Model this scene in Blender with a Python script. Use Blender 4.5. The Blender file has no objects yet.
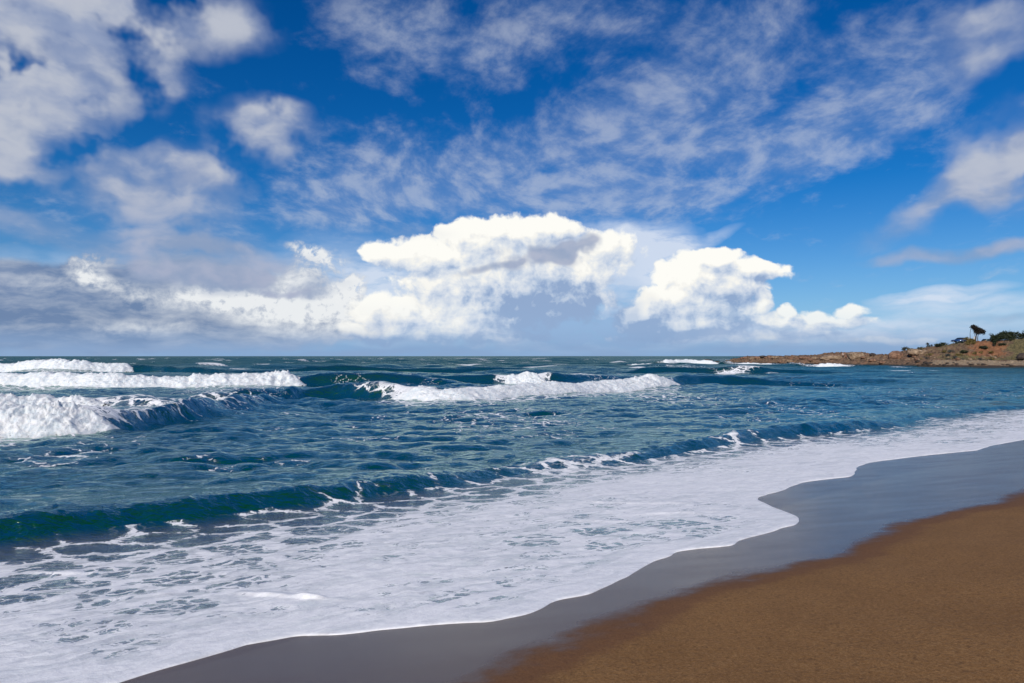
import bpy, bmesh, math, random
import numpy as np
from mathutils import Vector, Matrix

SC = bpy.context.scene
COL = SC.collection
R = math.radians
F = 683.0            # focal length in pixels of the 1024 px wide frame
HORIZON = 356.0      # image row of the sea horizon
CAM_H = 3.0          # lens height above still water

# ------------------------------------------------------------------ camera, light, exposure
cam_data = bpy.data.cameras.new('camera')
cam = bpy.data.objects.new('camera', cam_data)
COL.objects.link(cam)
cam_data.sensor_width = 36.0
cam_data.lens = 36.0 * F / 1024.0
cam_data.clip_start = 0.05
cam_data.clip_end = 60000.0
cam.location = (0, 0, CAM_H)
cam.rotation_euler = (R(90) + math.atan((HORIZON - 341.5) / F), 0, 0)
SC.camera = cam

SC.view_settings.view_transform = 'Standard'
SC.view_settings.look = 'None'
SC.view_settings.exposure = 0.0
SC.view_settings.gamma = 1.0
SC.view_settings.use_curve_mapping = False
SC.render.engine = 'CYCLES'
SC.cycles.use_denoising = True
SC.cycles.adaptive_threshold = 0.02
SC.cycles.max_bounces = 6
SC.cycles.diffuse_bounces = 2
SC.cycles.glossy_bounces = 3
SC.cycles.transmission_bounces = 3
SC.cycles.sample_clamp_indirect = 4.0
SC.cycles.caustics_reflective = False
SC.cycles.caustics_refractive = False

SUN_AZ = R(206)      # compass direction the light comes from (0 = +Y, clockwise): behind the camera, to the left
SUN_EL = R(33)
sun_data = bpy.data.lights.new('sun', 'SUN')
sun_data.energy = 4.0
sun_data.angle = R(0.5)
sun_data.color = (1.0, 0.93, 0.82)
sun = bpy.data.objects.new('sun', sun_data)
COL.objects.link(sun)
to_sun = Vector((math.sin(SUN_AZ) * math.cos(SUN_EL), math.cos(SUN_AZ) * math.cos(SUN_EL), math.sin(SUN_EL)))
sun.rotation_euler = to_sun.to_track_quat('Z', 'Y').to_euler()
sun.location = (-30, -40, 40)


# ------------------------------------------------------------------ node helper
class NT:
    """Short-hand for building node trees."""
    def __init__(self, tree):
        self.t = tree
        self.n = tree.nodes
        self.l = tree.links

    def node(self, kind, **props):
        nd = self.n.new(kind)
        for k, v in props.items():
            setattr(nd, k, v)
        return nd

    def put(self, sock, v):
        if v is None:
            return
        if isinstance(v, bpy.types.NodeSocket):
            self.l.new(v, sock)
        else:
            sock.default_value = v

    def m(self, op, a, b=None, c=None, clamp=False):
        nd = self.node('ShaderNodeMath', operation=op, use_clamp=clamp)
        for i, v in enumerate((a, b, c)):
            self.put(nd.inputs[i], v)
        return nd.outputs[0]

    def add(self, a, b): return self.m('ADD', a, b)
    def sub(self, a, b): return self.m('SUBTRACT', a, b)
    def mul(self, a, b): return self.m('MULTIPLY', a, b)
    def mx(self, a, b): return self.m('MAXIMUM', a, b)
    def mn(self, a, b): return self.m('MINIMUM', a, b)

    def v(self, op, a, b=None, scale=None):
        nd = self.node('ShaderNodeVectorMath', operation=op)
        self.put(nd.inputs[0], a)
        if b is not None:
            self.put(nd.inputs[1], b)
        if scale is not None:
            self.put(nd.inputs['Scale'], scale)
        return nd.outputs['Value'] if op in ('DOT_PRODUCT', 'LENGTH', 'DISTANCE') else nd.outputs[0]

    def xyz(self, x, y, z=0.0):
        nd = self.node('ShaderNodeCombineXYZ')
        for i, q in enumerate((x, y, z)):
            self.put(nd.inputs[i], q)
        return nd.outputs[0]

    def sep(self, v):
        nd = self.node('ShaderNodeSeparateXYZ')
        self.put(nd.inputs[0], v)
        return nd.outputs

    def mapping(self, v, loc=(0, 0, 0), rot=(0, 0, 0), scale=(1, 1, 1), kind='POINT'):
        nd = self.node('ShaderNodeMapping', vector_type=kind)
        self.put(nd.inputs[0], v)
        nd.inputs['Location'].default_value = loc if kind != 'VECTOR' else (0, 0, 0)
        nd.inputs['Rotation'].default_value = rot
        nd.inputs['Scale'].default_value = scale
        return nd.outputs[0]

    def noise(self, v, scale, detail=4.0, rough=0.5, dist=0.0, color=False, lac=2.0, dim='3D'):
        nd = self.node('ShaderNodeTexNoise', noise_dimensions=dim)
        self.put(nd.inputs['Vector'], v)
        nd.inputs['Scale'].default_value = scale
        nd.inputs['Detail'].default_value = detail
        nd.inputs['Roughness'].default_value = rough
        nd.inputs['Lacunarity'].default_value = lac
        nd.inputs['Distortion'].default_value = dist
        return nd.outputs['Color' if color else 'Fac']

    def voronoi(self, v, scale, feature='F1', detail=0.0, rough=0.5, rand=1.0, dim='3D', smooth=None):
        nd = self.node('ShaderNodeTexVoronoi', feature=feature, voronoi_dimensions=dim)
        self.put(nd.inputs['Vector'], v)
        nd.inputs['Scale'].default_value = scale
        nd.inputs['Detail'].default_value = detail
        nd.inputs['Roughness'].default_value = rough
        nd.inputs['Randomness'].default_value = rand
        if smooth is not None:
            nd.inputs['Smoothness'].default_value = smooth
        return nd.outputs['Distance']

    def ss(self, x, a, b, lo=0.0, hi=1.0, interp='SMOOTHSTEP'):
        nd = self.node('ShaderNodeMapRange', interpolation_type=interp)
        self.put(nd.inputs[0], x)
        for i, q in enumerate((a, b, lo, hi)):
            self.put(nd.inputs[1 + i], q)
        return nd.outputs[0]

    def mix(self, f, a, b, blend='MIX'):
        nd = self.node('ShaderNodeMix', data_type='RGBA', blend_type=blend)
        self.put(nd.inputs[0], f)
        for i, q in ((6, a), (7, b)):
            if isinstance(q, (tuple, list)) and len(q) == 3:
                q = (*q, 1.0)
            self.put(nd.inputs[i], q)
        return nd.outputs[2]

    def attr(self, name, out='Fac'):
        nd = self.node('ShaderNodeAttribute', attribute_name=name)
        return nd.outputs[out]


def srgb(r, g, b):
    """0-255 display colour to linear."""
    f = lambda c: c / 12.92 if c <= 0.04045 else ((c + 0.055) / 1.055) ** 2.4
    return (f(r / 255), f(g / 255), f(b / 255))


# ------------------------------------------------------------------ sky: Nishita dome with procedural cloud layers
world = bpy.data.worlds.new("World")
SC.world = world
world.use_nodes = True
world.cycles.sampling_method = 'MANUAL'
world.cycles.sample_map_resolution = 512


def build_sky():
    t = world.node_tree
    t.nodes.clear()
    w = NT(t)
    out = w.node('ShaderNodeOutputWorld')

    sky = w.node('ShaderNodeTexSky', sky_type='NISHITA')
    sky.sun_disc = False
    sky.sun_elevation = SUN_EL
    sky.sun_rotation = SUN_AZ
    sky.altitude = 0
    sky.air_density = 1.0
    sky.dust_density = 0.2
    sky.ozone_density = 6.0
    hs = w.node('ShaderNodeHueSaturation')
    hs.inputs['Hue'].default_value = 0.512
    hs.inputs['Saturation'].default_value = 1.40
    hs.inputs['Value'].default_value = 0.80
    w.l.new(sky.outputs[0], hs.inputs['Color'])
    base = hs.outputs[0]

    tc = w.node('ShaderNodeTexCoord')
    d = tc.outputs['Generated']
    x, y, z = w.sep(d)
    az = w.m('ARCTAN2', x, y)
    el = w.m('ARCSINE', z)
    K = 100.0                                    # cloud charts use 1/100 radian units: azimuth, elevation
    P = w.xyz(w.mul(az, K), w.mul(el, K))

    def chart(px, py):
        u = (px - 512.0) / F
        v = (HORIZON - py) / F
        a = math.atan(u)
        return a * K, math.atan(v * math.cos(a)) * K, math.cos(a)

    def after(vec, value):
        """The same vector, but evaluated after value (keeps the node evaluation order short of memory)."""
        return w.v('ADD', vec, w.v('SCALE', vec, scale=w.mul(value, 1e-9)))

    def blobs(vec, items, mode):
        """Union of soft ellipses: (column, row, rx, ry, weight, tilt)."""
        acc = None
        for k, it in enumerate(items):
            if k % 12 == 0 and k:
                vec = after(vec, acc)
            cx, cy, rx, ry, s = it[:5]
            rot = it[5] if len(it) > 5 else 0.0
            a, e, ca = chart(cx, cy)
            kx = K / F * ca * ca
            ky = K / F * ca
            q = w.mapping(vec, (a, e, 0), (0, 0, R(rot)), (rx * kx, ry * ky, 1.0), 'TEXTURE')
            r2 = w.v('DOT_PRODUCT', q, q)
            if mode == 'max':
                f = w.m('MULTIPLY_ADD', r2, -s, s)
                acc = f if acc is None else w.m('SMOOTH_MAX', acc, f, 0.22)
            else:
                f = w.m('MULTIPLY_ADD', r2, -s * 0.6, s, clamp=False)
                f = w.mx(f, 0.0)
                acc = f if acc is None else w.add(acc, f)
        return acc

    # display colour -> radiance before the Background strength
    def rad(r, g, b, k=1.0):
        return tuple(c * 10.0 * k for c in srgb(r, g, b))

    # --- horizon air: paler towards the sea line
    hz = w.m('POWER', w.m('SUBTRACT', 1.0, w.mx(z, 0.0)), 9.0)
    col0 = w.mix(w.mul(hz, 0.84), base, rad(112, 178, 236))

    # --- high thin broken layer, laid out on a flat deck overhead
    zz = w.add(w.mx(z, 0.0), 0.22)
    Q = w.xyz(w.m('DIVIDE', x, zz), w.m('DIVIDE', y, zz))
    warpQ = w.noise(Q, 0.9, 3, 0.5, color=True)
    Qw = w.v('ADD', Q, w.v('SCALE', w.v('SUBTRACT', warpQ, (0.5, 0.5, 0.5)), scale=0.45))
    n1 = w.noise(w.mapping(Qw, (0.3, 0.2, 0), (0, 0, R(25)), (1.0, 0.85, 1)), 3.0, 5, 0.55)
    n2 = w.noise(w.mapping(Qw, (3.3, 1.2, 0), (0, 0, R(-28)), (1.0, 0.70, 1)), 11.0, 5, 0.60)
    deck_mask = blobs(P, [
        (640, 80, 170, 100, .45), (540, 165, 170, 50, .55), (400, 170, 120, 45, .60), (410, 45, 100, 40, .55, -15),
        (690, 150, 120, 60, .60), (860, 110, 100, 46, .60, 28), (830, 155, 80, 28, .55, 15), (740, 40, 100, 50, .50),
        (470, 205, 230, 26, .55), (900, 60, 80, 50, .45), (40, 215, 120, 28, .50), (290, 225, 120, 22, .5),
        (500, 15, 140, 40, .45), (250, 100, 90, 40, .30), (940, 125, 60, 44, .45, 30), (330, 185, 70, 34, .4), (640, 205, 120, 24, .35),
    ], 'add')
    deck = w.add(w.add(w.mul(n1, 0.85), w.mul(n2, 1.15)), w.mul(deck_mask, 0.62))
    a_deck = w.mul(w.ss(deck, 1.08, 1.90), 0.58)
    deck_col = w.mix(w.ss(n2, 0.35, 0.68), rad(126, 152, 198), rad(190, 199, 216))
    col1 = w.mix(a_deck, col0, deck_col)

    # --- nearer, softer grey clouds
    P = after(P, w.sep(col1)[0])
    wG = w.noise(P, 0.10, 4, 0.5, color=True)
    Pg = w.v('ADD', P, w.v('SCALE', w.v('SUBTRACT', wG, (0.5, 0.5, 0.5)), scale=6.0))
    Ps = w.mapping(Pg, scale=(0.55, 1.0, 1))
    ng = w.noise(Ps, 0.24, 4, 0.46)
    ng2 = w.noise(w.v('ADD', Ps, (-1.0, 1.8, 0)), 0.26, 4, 0.48)
    soft = [
        (40, 40, 135, 66, 1.15), (5, 115, 85, 62, 1.05), (130, 5, 140, 28, .9), (228, 8, 46, 24, .4), (0, 165, 30, 22, .6),
        (262, 128, 54, 30, .95), (275, 122, 30, 20, .35), (155, 186, 98, 38, 1.05), (185, 160, 55, 22, .5), (180, 72, 24, 18, .5),
        (205, 238, 70, 13, .5),
        (985, 35, 70, 40, .80, 25), (955, 195, 120, 26, .72, 26), (1000, 150, 80, 40, .55, 32), (1035, 165, 66, 46, .5),
        (975, 250, 130, 8, .85, 4), (60, 232, 160, 14, .6), (208, 262, 108, 20, 1.05), (225, 280, 105, 13, .85), (300, 285, 60, 8, .4),
        (535, 257, 60, 10, 1.1, 12), (560, 250, 38, 15, 1.0, 12), (580, 244, 20, 10, .6), (490, 268, 50, 5, .55, 14), (505, 250, 24, 7, .5),
        (990, 320, 90, 6, .45), (860, 345, 140, 5, .4), (300, 292, 36, 4, .5), (20, 290, 90, 22, .35), (410, 232, 44, 10, .4),
    ]
    g = w.mul(blobs(Pg, soft, 'add'), w.ss(ng, 0.20, 0.75, 0.55, 1.22))
    a_soft = w.mul(w.ss(g, 0.0, 1.12), 0.93)
    g2 = w.ss(w.sub(ng, ng2), -0.20, 0.20)
    up = w.ss(el, 0.10, 0.26)
    soft_hi = w.mix(up, rad(170, 178, 202), rad(191, 196, 208))
    soft_lo = w.mix(up, rad(140, 160, 192), rad(150, 164, 194))
    soft_col = w.mix(w.mul(g2, w.ss(g, 0.1, 1.0, 0.5, 1.0)), soft_lo, soft_hi)
    high_col = w.mix(a_soft, col1, soft_col)     # what most of the sky shows

    # --- distant towering cumulus near the sea line
    P = after(P, w.sep(high_col)[0])
    wN = w.noise(P, 0.15, 3, 0.5, color=True)
    Pw = w.v('ADD', P, w.v('SCALE', w.v('SUBTRACT', wN, (0.5, 0.5, 0.5)), scale=2.6))

    cumulus = [
        # central tower
        (500, 236, 62, 22, 1.0), (545, 228, 38, 15, .9), (440, 254, 70, 20, .9), (385, 250, 28, 11, .8), (470, 240, 40, 20, 1.0),
        (500, 285, 95, 46, 1.0), (470, 315, 90, 30, .9), (560, 285, 60, 40, .8), (600, 250, 40, 20, .5),
        # its lower left shoulder
        (374, 312, 26, 18, .95), (405, 312, 40, 16, .95), (380, 330, 44, 13, 1.0), (440, 332, 60, 12, .9), (500, 335, 50, 9, .7),
        # right tower
        (714, 256, 34, 11, 1.0), (750, 267, 42, 13, 1.0, -10), (720, 285, 55, 20, .9), (690, 325, 80, 12, .9), (690, 276, 40, 20, 1.0), (668, 300, 34, 18, 1.0), (640, 317, 28, 10, .95),
        (705, 308, 60, 22, .9), (764, 302, 11, 15, .8), (768, 320, 22, 8, .8), (788, 312, 9, 10, .7),
        (835, 322, 42, 9, .70), (852, 311, 17, 9, .65), (816, 319, 24, 10, .65), (800, 326, 40, 7, .6), (740, 336, 120, 7, .6), (880, 341, 60, 4, .5),
    ]

    def height(vec, full):
        h = blobs(vec, cumulus, 'max')
        vo = w.voronoi(vec, 0.42, 'SMOOTH_F1', 3.0 if full else 2.0, 0.5, smooth=0.5)
        n = w.noise(vec, 0.34, 6 if full else 4, 0.55)
        fine = w.noise(vec, 1.25, 4, 0.6)
        h = w.add(h, w.m('MULTIPLY_ADD', fine, 0.52, -0.26))
        h = w.add(h, w.m('MULTIPLY_ADD', vo, -0.60, 0.24))
        return w.add(h, w.m('MULTIPLY_ADD', n, 1.0, -0.5))

    H0 = height(Pw, True)
    Pw = after(Pw, H0)
    H1 = height(w.v('ADD', Pw, (-1.2, 1.5, 0)), False)
    low = w.ss(el, 0.012, 0.095)
    a_cu = w.mul(w.ss(H0, -0.60, w.ss(low, 0, 1, 0.10, -0.14, 'LINEAR')), w.ss(low, 0, 1, 0.62, 1.0, 'LINEAR'))
    lit = w.m('MULTIPLY_ADD', w.sub(H0, H1), 0.75, 0.80)
    strata = w.noise(w.mapping(Pw, scale=(0.30, 1.3, 1)), 0.55, 5, 0.58)
    lit = w.sub(lit, w.mul(w.sub(1.0, low), 0.22))
    lit = w.add(lit, w.mul(w.sub(strata, 0.5), w.ss(low, 0, 1, 1.5, 0.35, 'LINEAR')))
    # parts of the towers that the sun does not reach
    Pw = after(Pw, lit)
    shade = blobs(Pw, [
        (585, 318, 72, 36, .95), (530, 308, 60, 26, .6), (730, 300, 34, 28, .55, 20), (40, 318, 150, 34, .95), (190, 330, 110, 16, .55), (10, 300, 80, 30, .3),
        (120, 308, 70, 22, .55), (50, 284, 100, 14, .42), (300, 262, 40, 14, .25), (600, 335, 90, 14, .7), (560, 270, 70, 20, .25), (640, 332, 60, 14, .5), (230, 338, 150, 7, .5),
        (780, 330, 70, 8, .35), (490, 292, 90, 30, .38), (200, 312, 140, 26, .42), (300, 312, 70, 22, .3), (420, 338, 110, 6, .5), (690, 318, 60, 18, .25),
    ], 'add')
    shade = w.mn(w.mul(shade, w.ss(w.noise(Pw, 0.20, 4, 0.55), 0.25, 0.7, 0.45, 1.35)), 1.0)
    lit = w.m('SUBTRACT', w.mn(lit, 1.12), w.mul(shade, 0.72), clamp=True)
    cr = w.node('ShaderNodeValToRGB')
    w.l.new(lit, cr.inputs[0])
    cr.color_ramp.interpolation = 'LINEAR'
    e = cr.color_ramp.elements
    e[0].position = 0.0
    e[0].color = (*srgb(146, 170, 206), 1)
    e[1].position = 1.0
    e[1].color = (*srgb(254, 253, 247), 1)
    for p_, c_ in ((0.22, srgb(176, 194, 220)), (0.44, srgb(206, 216, 231)), (0.68, srgb(230, 234, 238)), (0.86, srgb(246, 245, 240))):
        q_ = e.new(p_)
        q_.color = (*c_, 1)
    cu_col = w.v('SCALE', cr.outputs[0], scale=10.0)
    Pw = after(Pw, lit)
    veil = blobs(Pw, [(600, 262, 80, 32, .65), (630, 242, 66, 20, .75), (665, 250, 66, 7, .6, 14), (650, 275, 66, 9, .5),
                      (545, 290, 120, 60, .6), (940, 293, 66, 7, .8, 3), (960, 305, 100, 10, .6), (940, 330, 130, 16, .45), (340, 270, 70, 36, .3),
                      (420, 285, 80, 40, .5), (300, 300, 120, 40, .5), (60, 310, 160, 50, .6), (600, 325, 110, 26, .7), (800, 332, 130, 14, .6), (700, 328, 100, 18, .75), (420, 330, 120, 16, .6)], 'add')
    nv = w.noise(w.mapping(Pw, scale=(0.35, 1.2, 1)), 0.6, 5, 0.6)
    a_veil = w.mul(w.mn(w.mul(veil, w.ss(nv, 0.2, 0.65, 0.5, 1.25)), 1.0), 0.85)
    veil_col = w.mix(w.mn(shade, 1.0), rad(218, 227, 242), rad(150, 180, 218))
    col2 = w.mix(a_veil, col1, veil_col)
    Pw = after(Pw, w.sep(col2)[0])
    bank = blobs(Pw, [(40, 312, 150, 42, 1.1), (190, 312, 130, 40, 1.0), (300, 318, 80, 30, .8), (20, 275, 70, 14, .6), (200, 272, 110, 16, .5)], 'add')
    heads = blobs(Pw, [(93, 262, 22, 12, .8, 25), (86, 274, 26, 11, .8, -20), (114, 288, 34, 10, .7, -15), (304, 248, 24, 9, .7, -20), (318, 266, 34, 16, .8, 10), (150, 302, 40, 10, .5),
                       (30, 282, 80, 10, .4), (220, 300, 60, 14, .5), (140, 328, 60, 8, .5),
                       (215, 297, 36, 13, .7), (258, 306, 64, 16, .7), (305, 299, 58, 20, .8), (345, 291, 26, 13, .9, 30), (330, 322, 70, 17, .8), (355, 282, 14, 12, .6)], 'add')
    fray = w.noise(Pw, 0.85, 6, 0.62)
    heads = w.mul(heads, w.ss(fray, 0.25, 0.75, 0.25, 1.25))
    s2 = w.noise(w.mapping(Pw, scale=(0.45, 1.1, 1)), 0.30, 6, 0.60)
    bank = w.add(bank, w.m('MULTIPLY_ADD', s2, 1.3, -0.65))
    bank = w.add(bank, w.mul(heads, 0.9))
    bank_t = w.add(w.mul(heads, 1.05), w.add(w.mul(w.sub(s2, strata), 1.4), w.ss(az, -0.66, -0.22, 0.08, 0.56)))
    bank_col = w.mix(w.ss(bank_t, 0.05, 1.45, interp='LINEAR'), rad(108, 131, 168), rad(238, 240, 241))
    col2 = w.mix(w.mul(w.ss(bank, 0.12, 0.75), 0.94), col2, bank_col)
    col2 = w.mix(a_cu, col2, cu_col)
    # low soft belt over the sea line
    P = after(P, w.sep(col2)[0])
    nb = w.noise(w.mapping(P, scale=(0.12, 0.7, 1)), 0.9, 4, 0.5)
    belt = w.mul(w.ss(el, 0.004, 0.050, 1.0, 0.0), w.ss(nb, 0.2, 0.7, 0.55, 0.95))
    col2 = w.mix(belt, col2, rad(138, 166, 204))
    low_col = w.mix(a_soft, col2, soft_col)

    bg_low = w.node('ShaderNodeBackground')
    bg_high = w.node('ShaderNodeBackground')
    for b_, c_ in ((bg_low, low_col), (bg_high, high_col)):
        b_.inputs['Strength'].default_value = 0.1
        w.l.new(c_, b_.inputs['Color'])
    # the towers stand in one part of the sky only: the low north
    north = w.mul(w.m('LESS_THAN', z, 0.30), w.m('GREATER_THAN', y, 0.2))
    ms = w.node('ShaderNodeMixShader')
    w.l.new(north, ms.inputs[0])
    w.l.new(bg_high.outputs[0], ms.inputs[1])
    w.l.new(bg_low.outputs[0], ms.inputs[2])
    w.l.new(ms.outputs[0], out.inputs[0])


build_sky()


# ------------------------------------------------------------------ numpy noise, frames and mesh helpers
rng = np.random.default_rng(11)
PERM = rng.permutation(256)
PERM = np.concatenate([PERM, PERM, PERM])
GR = rng.normal(size=(256, 3))
GR /= np.linalg.norm(GR, axis=1)[:, None]


def perlin(x, y, z=0.0):
    x, y, z = np.broadcast_arrays(np.asarray(x, float), np.asarray(y, float), np.asarray(z, float))
    xi, yi, zi = np.floor(x).astype(int), np.floor(y).astype(int), np.floor(z).astype(int)
    xf, yf, zf = x - xi, y - yi, z - zi
    u, v, q = (f * f * f * (f * (f * 6 - 15) + 10) for f in (xf, yf, zf))
    r = 0
    for dx in (0, 1):
        wx = u if dx else 1 - u
        for dy in (0, 1):
            wy = v if dy else 1 - v
            for dz in (0, 1):
                wz = q if dz else 1 - q
                h = PERM[PERM[PERM[(xi + dx) & 255] + ((yi + dy) & 255)] + ((zi + dz) & 255)]
                g = GR[h]
                r = r + wx * wy * wz * (g[..., 0] * (xf - dx) + g[..., 1] * (yf - dy) + g[..., 2] * (zf - dz))
    return r * 1.6


def fbm(x, y, z=0.0, octaves=4, gain=0.5, lac=2.0, ridged=False):
    a, f, s = 1.0, 1.0, 0.0
    for o in range(octaves):
        n = perlin(x * f + 17.3 * o, y * f - 9.1 * o, z * f + 3.7 * o)
        s = s + a * ((1 - 2 * np.abs(n)) if ridged else n)
        a *= gain
        f *= lac
    return s


def sstep(x, a, b):
    q = np.clip((np.asarray(x, float) - a) / (b - a), 0, 1)
    return q * q * (3 - 2 * q)


PITCH = math.atan((HORIZON - 341.5) / F)


def ray(px, py):
    cx, cy = (px - 512.0) / F, (341.5 - py) / F
    c, s = math.cos(PITCH), math.sin(PITCH)
    return np.array([cx, c - cy * s, s + cy * c])      # camera looks along +Y, tilted up by PITCH


def ground(px, py, z=0.0):
    """Where the line of sight through a photo point meets the level z."""
    d = ray(px, py)
    k = (z - CAM_H) / d[2]
    return d[0] * k, d[1] * k


def at_depth(px, py, y):
    """The point of the line of sight that lies y metres ahead."""
    d = ray(px, py)
    k = y / d[1]
    return d[0] * k, y, CAM_H + d[2] * k


def mesh_object(name, verts, faces, mats, smooth=True, parent=None):
    me = bpy.data.meshes.new(name)
    verts = np.asarray(verts, np.float32)
    faces = np.asarray(faces, np.int32)
    n = faces.shape[1]
    me.vertices.add(len(verts))
    me.vertices.foreach_set('co', verts.ravel())
    me.loops.add(faces.size)
    me.loops.foreach_set('vertex_index', faces.ravel())
    me.polygons.add(len(faces))
    me.polygons.foreach_set('loop_start', np.arange(0, faces.size, n, dtype=np.int32))
    me.polygons.foreach_set('use_smooth', np.full(len(faces), smooth, dtype=bool))
    me.update(calc_edges=True)
    me.validate()
    for m in (mats if isinstance(mats, (list, tuple)) else [mats]):
        me.materials.append(m)
    o = bpy.data.objects.new(name, me)
    COL.objects.link(o)
    if parent is not None:
        o.parent = parent
    return o


def grid_faces(nr, nc):
    i = np.arange(nr - 1)[:, None] * nc + np.arange(nc - 1)[None, :]
    return np.stack([i, i + 1, i + nc + 1, i + nc], -1).reshape(-1, 4)


def point_attr(o, name, values):
    a = o.data.attributes.new(name, 'FLOAT', 'POINT')
    a.data.foreach_set('value', np.asarray(values, np.float32).ravel())


def tag(o, label=None, cat=None, group=None, kind=None):
    for k, v in (('label', label), ('category', cat), ('group', group), ('kind', kind)):
        if v:
            o[k] = v
    return o


def empty(name, loc, rz=0.0):
    o = bpy.data.objects.new(name, None)
    o.empty_display_size = 0.3
    o.location = loc
    o.rotation_euler = (0, 0, rz)
    COL.objects.link(o)
    return o


def new_mat(name):
    m = bpy.data.materials.new(name)
    m.use_nodes = True
    m.node_tree.nodes.clear()
    w = NT(m.node_tree)
    out = w.node('ShaderNodeOutputMaterial')
    return m, w, out


def principled(w, color, rough=0.6, **kw):
    p = w.node('ShaderNodeBsdfPrincipled')
    w.put(p.inputs['Base Color'], (*color, 1.0) if isinstance(color, tuple) and len(color) == 3 else color)
    w.put(p.inputs['Roughness'], rough)
    for k, v in kw.items():
        w.put(p.inputs[k.replace('_', ' ')], v)
    return p


def bump(w, height, strength=0.5, dist=0.01, normal=None):
    b = w.node('ShaderNodeBump')
    b.inputs['Strength'].default_value = strength
    b.inputs['Distance'].default_value = dist
    w.put(b.inputs['Height'], height)
    if normal is not None:
        w.put(b.inputs['Normal'], normal)
    return b.outputs[0]


# ------------------------------------------------------------------ the shore frame: s = metres seaward, t = metres along the beach
P0 = np.array([-3.25, 5.74])
DV = np.array([0.769, 0.639])
DV /= np.linalg.norm(DV)
NV = np.array([-DV[1], DV[0]])


def to_st(x, y):
    dx, dy = x - P0[0], y - P0[1]
    return dx * NV[0] + dy * NV[1], dx * DV[0] + dy * DV[1]


def from_st(s, t):
    return P0[0] + s * NV[0] + t * DV[0], P0[1] + s * NV[1] + t * DV[1]


def sand_z(s):
    s = np.asarray(s, float)
    land = 0.25 - 0.125 * s
    berm = 1.15 + 0.02 * (-s - 7.2)
    z = np.where(s < -7.2, berm, land)
    return np.where(s > 0, np.maximum(0.25 - 0.085 * s, -4.0), z)


def on_sand(px, py):
    z = 0.25
    for _ in range(12):
        x, y = ground(px, py, z)
        s, t = to_st(x, y)
        z = 0.5 * z + 0.5 * float(sand_z(s))
    return s, t


# the lobed front of the wash, and the inner limit of the wet sand, walked along the photograph
edge_px = [(125, 683), (180, 664), (250, 645), (303, 634), (330, 636), (400, 629), (470, 622), (490, 624), (530, 614), (553, 604),
           (558, 600), (590, 594), (630, 577), (655, 561), (672, 556), (673, 552), (700, 549), (735, 546), (739, 541), (770, 533),
           (795, 525), (802, 520), (792, 514), (772, 506), (757, 500), (760, 497), (788, 489), (800, 483), (820, 480), (850, 477),
           (856, 473), (858, 467), (872, 462), (930, 455), (980, 450), (990, 446), (1024, 440)]
edge = np.array([on_sand(*p) for p in edge_px])
wet_px = [(440, 700), (500, 683), (560, 655), (600, 636), (660, 615), (720, 592), (800, 570), (870, 553), (905, 538), (922, 524), (960, 514), (1024, 502)]
wet = np.array([on_sand(*p) for p in wet_px])


def edge_offset(t):
    o = np.argsort(edge[:, 1])
    t = np.asarray(t, float)
    q = np.array([-.16, -.08, 0, .08, .16])
    e = sum(k * np.interp(t + d, edge[o, 1], edge[o, 0]) for k, d in zip((.1, .22, .36, .22, .1), q))
    e = e + 0.035 * (1 - 2 * np.abs(perlin(t * 1.3, 12.5)))
    far = sstep(t, edge[:, 1].max(), edge[:, 1].max() + 2) + sstep(-np.asarray(t), 1.0, 3.0)
    wob = 0.55 * perlin(np.asarray(t) * 0.16, 3.3) + 0.22 * perlin(np.asarray(t) * 0.6, 7.7)
    return e + far * wob + 0.018 * perlin(np.asarray(t) * 3.1, 1.5)


def wet_offset(t):
    o = np.argsort(wet[:, 1])
    return np.interp(t, wet[o, 1], wet[o, 0]) + 0.10 * perlin(np.asarray(t) * 0.7, 5.5)


def axis(start, stop, base, k, center, k2=None, cut=1e9):
    v, q = [start], start
    while q < stop:
        r = abs(q - center)
        q += max(base, k * r if r < cut else (k2 or k) * r)
        v.append(q)
    return np.array(v)


# ------------------------------------------------------------------ sand: one sheet from the dunes to the sea bed
def build_sand():
    s1 = -axis(0, 900, 0.05, 0.02, -1.0)[::-1][:-1]
    s2 = axis(0, 60, 0.06, 0.03, -2)
    s3 = np.array([90, 150, 300, 700, 2000, 6000, 12000.0])
    S = np.concatenate([s1, s2, s3])
    tl = -axis(4, 9000, 0.12, 0.05, 2.0)[::-1]
    tm = axis(-3.9, 9000, 0.06, 0.018, -1.0, 0.05, 300)
    T = np.concatenate([tl, tm])
    ss_, tt_ = np.meshgrid(S, T, indexing='ij')
    x, y = from_st(ss_, tt_)
    z = sand_z(ss_)
    z = z + 0.012 * fbm(x * 0.5, y * 0.5, octaves=3) * sstep(-ss_, 0.5, 3.5)
    z += 1.2 * sstep(-ss_, 25, 120) * (1 + perlin(x * 0.02, y * 0.02))
    wline = wet_offset(tt_)
    wv = sstep(ss_ - wline + 0.16 * fbm(x * 1.1, y * 1.1, octaves=3), -0.40, 0.55)
    o = mesh_object('sand', np.stack([x, y, z], -1).reshape(-1, 3), grid_faces(len(S), len(T))[:, ::-1], mat_sand())
    point_attr(o, 'wet', wv)
    point_attr(o, 'shore', ss_)
    tag(o, kind='structure')
    return o


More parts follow.
